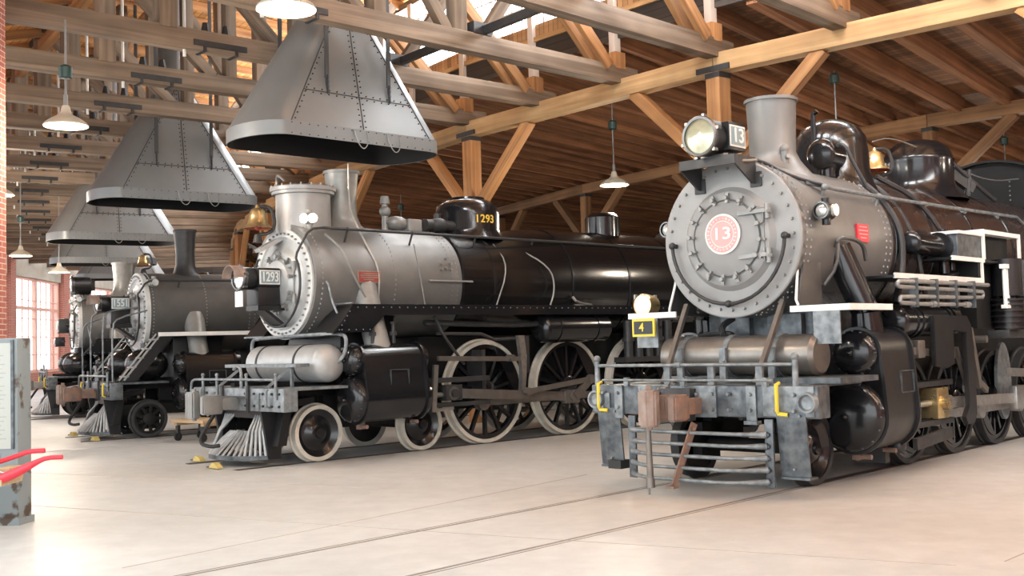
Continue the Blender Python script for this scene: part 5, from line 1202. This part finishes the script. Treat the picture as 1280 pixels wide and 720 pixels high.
# ------------------------------------------------------------------ notice cabinet and hand cart at the left
root = empty('notice_cabinet', (-5.53, 11.6, 0), radians(-6)); tag(root, 'chipped grey steel cabinet with a printed notice sheet on its front', 'cabinet')
b = MB(); b.lim((-.42, -.13, .02), (.42, .13, 1.92), .012); b.lim((-.44, -.15, 0), (.44, .15, .07)); cb = b.build('cabinet_body', 'cabinet', root)
b = MB(); b.lim((-.385, -.142, .78), (.36, -.13, 1.87), .003); pp = b.build('notice_sheet', 'paper', root)
b = MB()
for i in range(21):
    w = .64 if i % 7 else .4; b.lim((-.34, -.1445, 1.78 - i * .045), (-.34 + w - .07 * ((i * 37) % 5) / 5, -.1415, 1.79 - i * .045))
b.build('notice_print', 'ink', pp, False)
b = MB(); b.lim((.355, -.15, .78), (.385, -.128, 1.9)); b.build('sheet_edge_strip', 'worn', root)

root = empty('hand_cart', (-4.95, 10.6, 0), 0); tag(root, 'red-handled hand cart poking in beside the grey cabinet', 'hand cart')
def flatbar(b, pts, w, h):
    for p, q in zip(pts, pts[1:]): b.beam(p, q, w, h)
b = MB(); b.tube([(-1.1, 0, .32), (-.35, 0, .46), (.02, 0, .56), (.2, 0, .63), (.38, 0, .72), (.47, 0, .755), (.62, 0, .757)], [.02, .02, .05, .048, .026, .022, .022], 10, 1); b.build('handle', 'red', root)
b = MB(); b.tube([(-1.1, -.1, .4), (-.35, -.02, .62), (.0, .38, .74), (.12, .4, .785), (.28, .4, .79)], .024, 10, 1); b.build('handle', 'red', root)
b = MB(); b.lim((-1.1, -.05, .5), (.06, .4, .56)); b.box((.02, .2, .6), (.14, .3, .12)); b.build('deck_board', 'cart_wood', root)
b = MB(); b.tube([(.15, .0, .6), (-.05, .0, .65), (-.3, .05, .5)], .012, 8); b.tube([(-.3, 0, .46), (-.3, 0, .02)], .018, 8); b.tube([(-.3, .4, .52), (-.3, .4, .02)], .018, 8); b.build('cart_leg', 'steel', root)
b = MB(); b.lathe([(-.04, .1), (-.04, .2), (.04, .2), (.04, .1), (-.04, .1)], (-.95, .2, .2), 'y', 28); b.cyl((-.95, -.05, .2), (-.95, .42, .2), .02, None, 8); b.build('wheel', 'rubber', root)
b = MB()
for yy in (0, .4): b.tube([(-.95, yy, .2), (-1., yy, .5)], .02, 8)
b.build('wheel_fork', 'steel', root)

# ------------------------------------------------------------------ small things on the floor
for (x, y, a, l) in ((-4.43, 16.36, 30, 'yellow wheel chock in front of the tip of the 1293 pilot'), (-5.0, 17.5, 40, 'yellow wheel chock at the far corner of the 1293 pilot'),
                     (-8.45, 22.3, 30, 'yellow wheel chock in front of the tip of the 1551 pilot'), (-9.5, 23.85, 35, 'yellow wheel chock at the far corner of the 1551 pilot')):
    r = empty('wheel_chock', (x, y, .012), -radians(45)); tag(r, l, 'wheel chock', 'yellow wheel chocks')
    b = MB(); b.prism([(-.16, 0), (.16, 0), (.13, .05), (.02, .1), (-.06, .1)], 'y', -.06, .06, .005); b.build('chock_block', 'chock', r); r.scale = (.8, .8, .8)
    b = MB(); b.prism([(-.28, 0), (-.16, 0), (-.16, .03), (-.26, .02)], 'y', -.04, .04); b.build('chock_toe', 'rubber', r)
r = empty('wooden_dolly', (-6.15, 21.75, 0), radians(-40)); tag(r, 'low wooden dolly on casters behind the 1293 coupler', 'dolly')
b = MB(); b.lim((-.55, -.35, .36), (.55, .35, .42), .01); b.lim((-.5, -.3, .3), (-.4, .3, .36)); b.lim((.4, -.3, .3), (.5, .3, .36)); b.build('deck_board', 'cart_wood', r)
for x in (-.42, .42):
    for y in (-.26, .26):
        b = MB(); b.cyl((x - .02, y, .08), (x + .02, y, .08), .08, None, 18); b.build('caster', 'rubber', r)
        b = MB(); b.lim((x - .04, y - .03, .12), (x + .04, y + .03, .3)); b.lim((x - .045, y - .02, .07), (x - .028, y + .02, .2)); b.lim((x + .028, y - .02, .07), (x + .045, y + .02, .2)); b.build('caster_fork', 'iron', r)

# ------------------------------------------------------------------ daylight, camera, colour
wd = bpy.data.worlds.new('daylight'); SC.world = wd; wd.use_nodes = True
bg = wd.node_tree.nodes['Background']; bg.inputs['Color'].default_value = (.93, .97, 1., 1); bg.inputs['Strength'].default_value = 3.0

# sky seen through the clerestory: one soft daylight source outside each bay's glass
for k in range(-3, 9):
    a, c = rp(k, 0, .12, 9.15), rp(k + 1, 0, .12, 9.15); d = c - a
    l = bpy.data.lights.new('clerestory_area_light', 'AREA'); l.shape = 'RECTANGLE'; l.size = d.length; l.size_y = 1.6; l.energy = 1000; l.color = (.95, .98, 1.)
    o = bpy.data.objects.new('clerestory_area_light', l); COL.objects.link(o); o.location = (a + c) / 2
    n = -(rad(k) + rad(k + 1)).normalized(); n = V((-d.y, d.x, 0)).normalized() * (1 if V((-d.y, d.x, 0)).dot(n) > 0 else -1)
    o.rotation_euler = n.to_track_quat('-Z', 'Y').to_euler()

for k in (-2, -1, 0):                                               # lights added behind the unseen outer clerestory, brightening the near hood and ties
    a, c = rp(k, 0, -8.42, 9.8), rp(k + 1, 0, -8.42, 9.8); d = c - a
    l = bpy.data.lights.new('clerestory_area_light', 'AREA'); l.shape = 'RECTANGLE'; l.size = d.length; l.size_y = 2.2; l.energy = 2500; l.color = (.95, .98, 1.)
    o = bpy.data.objects.new('clerestory_area_light', l); COL.objects.link(o); o.location = (a + c) / 2
    n = V((-d.y, d.x, 0)).normalized(); n = n if n.dot(rad(k)) > 0 else -n
    o.rotation_euler = n.to_track_quat('-Z', 'Y').to_euler()

cam = bpy.data.cameras.new('camera'); co = bpy.data.objects.new('camera', cam); COL.objects.link(co)
cam.lens = 1381.43 / 1280 * 36; cam.sensor_width = 36; cam.clip_end = 300; cam.clip_start = .05
pt, rl = radians(2.894), radians(1.601)
fw = V((0, cos(pt), sin(pt))); up0 = V((0, -sin(pt), cos(pt))); rt0 = V((1, 0, 0))
rt = rt0 * cos(rl) - up0 * sin(rl); up = up0 * cos(rl) + rt0 * sin(rl)
mm = Matrix((rt, up, -fw)).transposed().to_4x4(); mm.translation = (0, 0, 1.715); co.matrix_world = mm
SC.camera = co
vs = SC.view_settings; vs.view_transform = 'Standard'; vs.look = 'None'; vs.gamma = 1; vs.use_curve_mapping = False; vs.exposure = .55
SC.cycles.max_bounces = 8; SC.cycles.diffuse_bounces = 4; SC.cycles.glossy_bounces = 4; SC.cycles.transparent_max_bounces = 12; SC.cycles.use_denoising = True
SC.cycles.sample_clamp_indirect = 6.
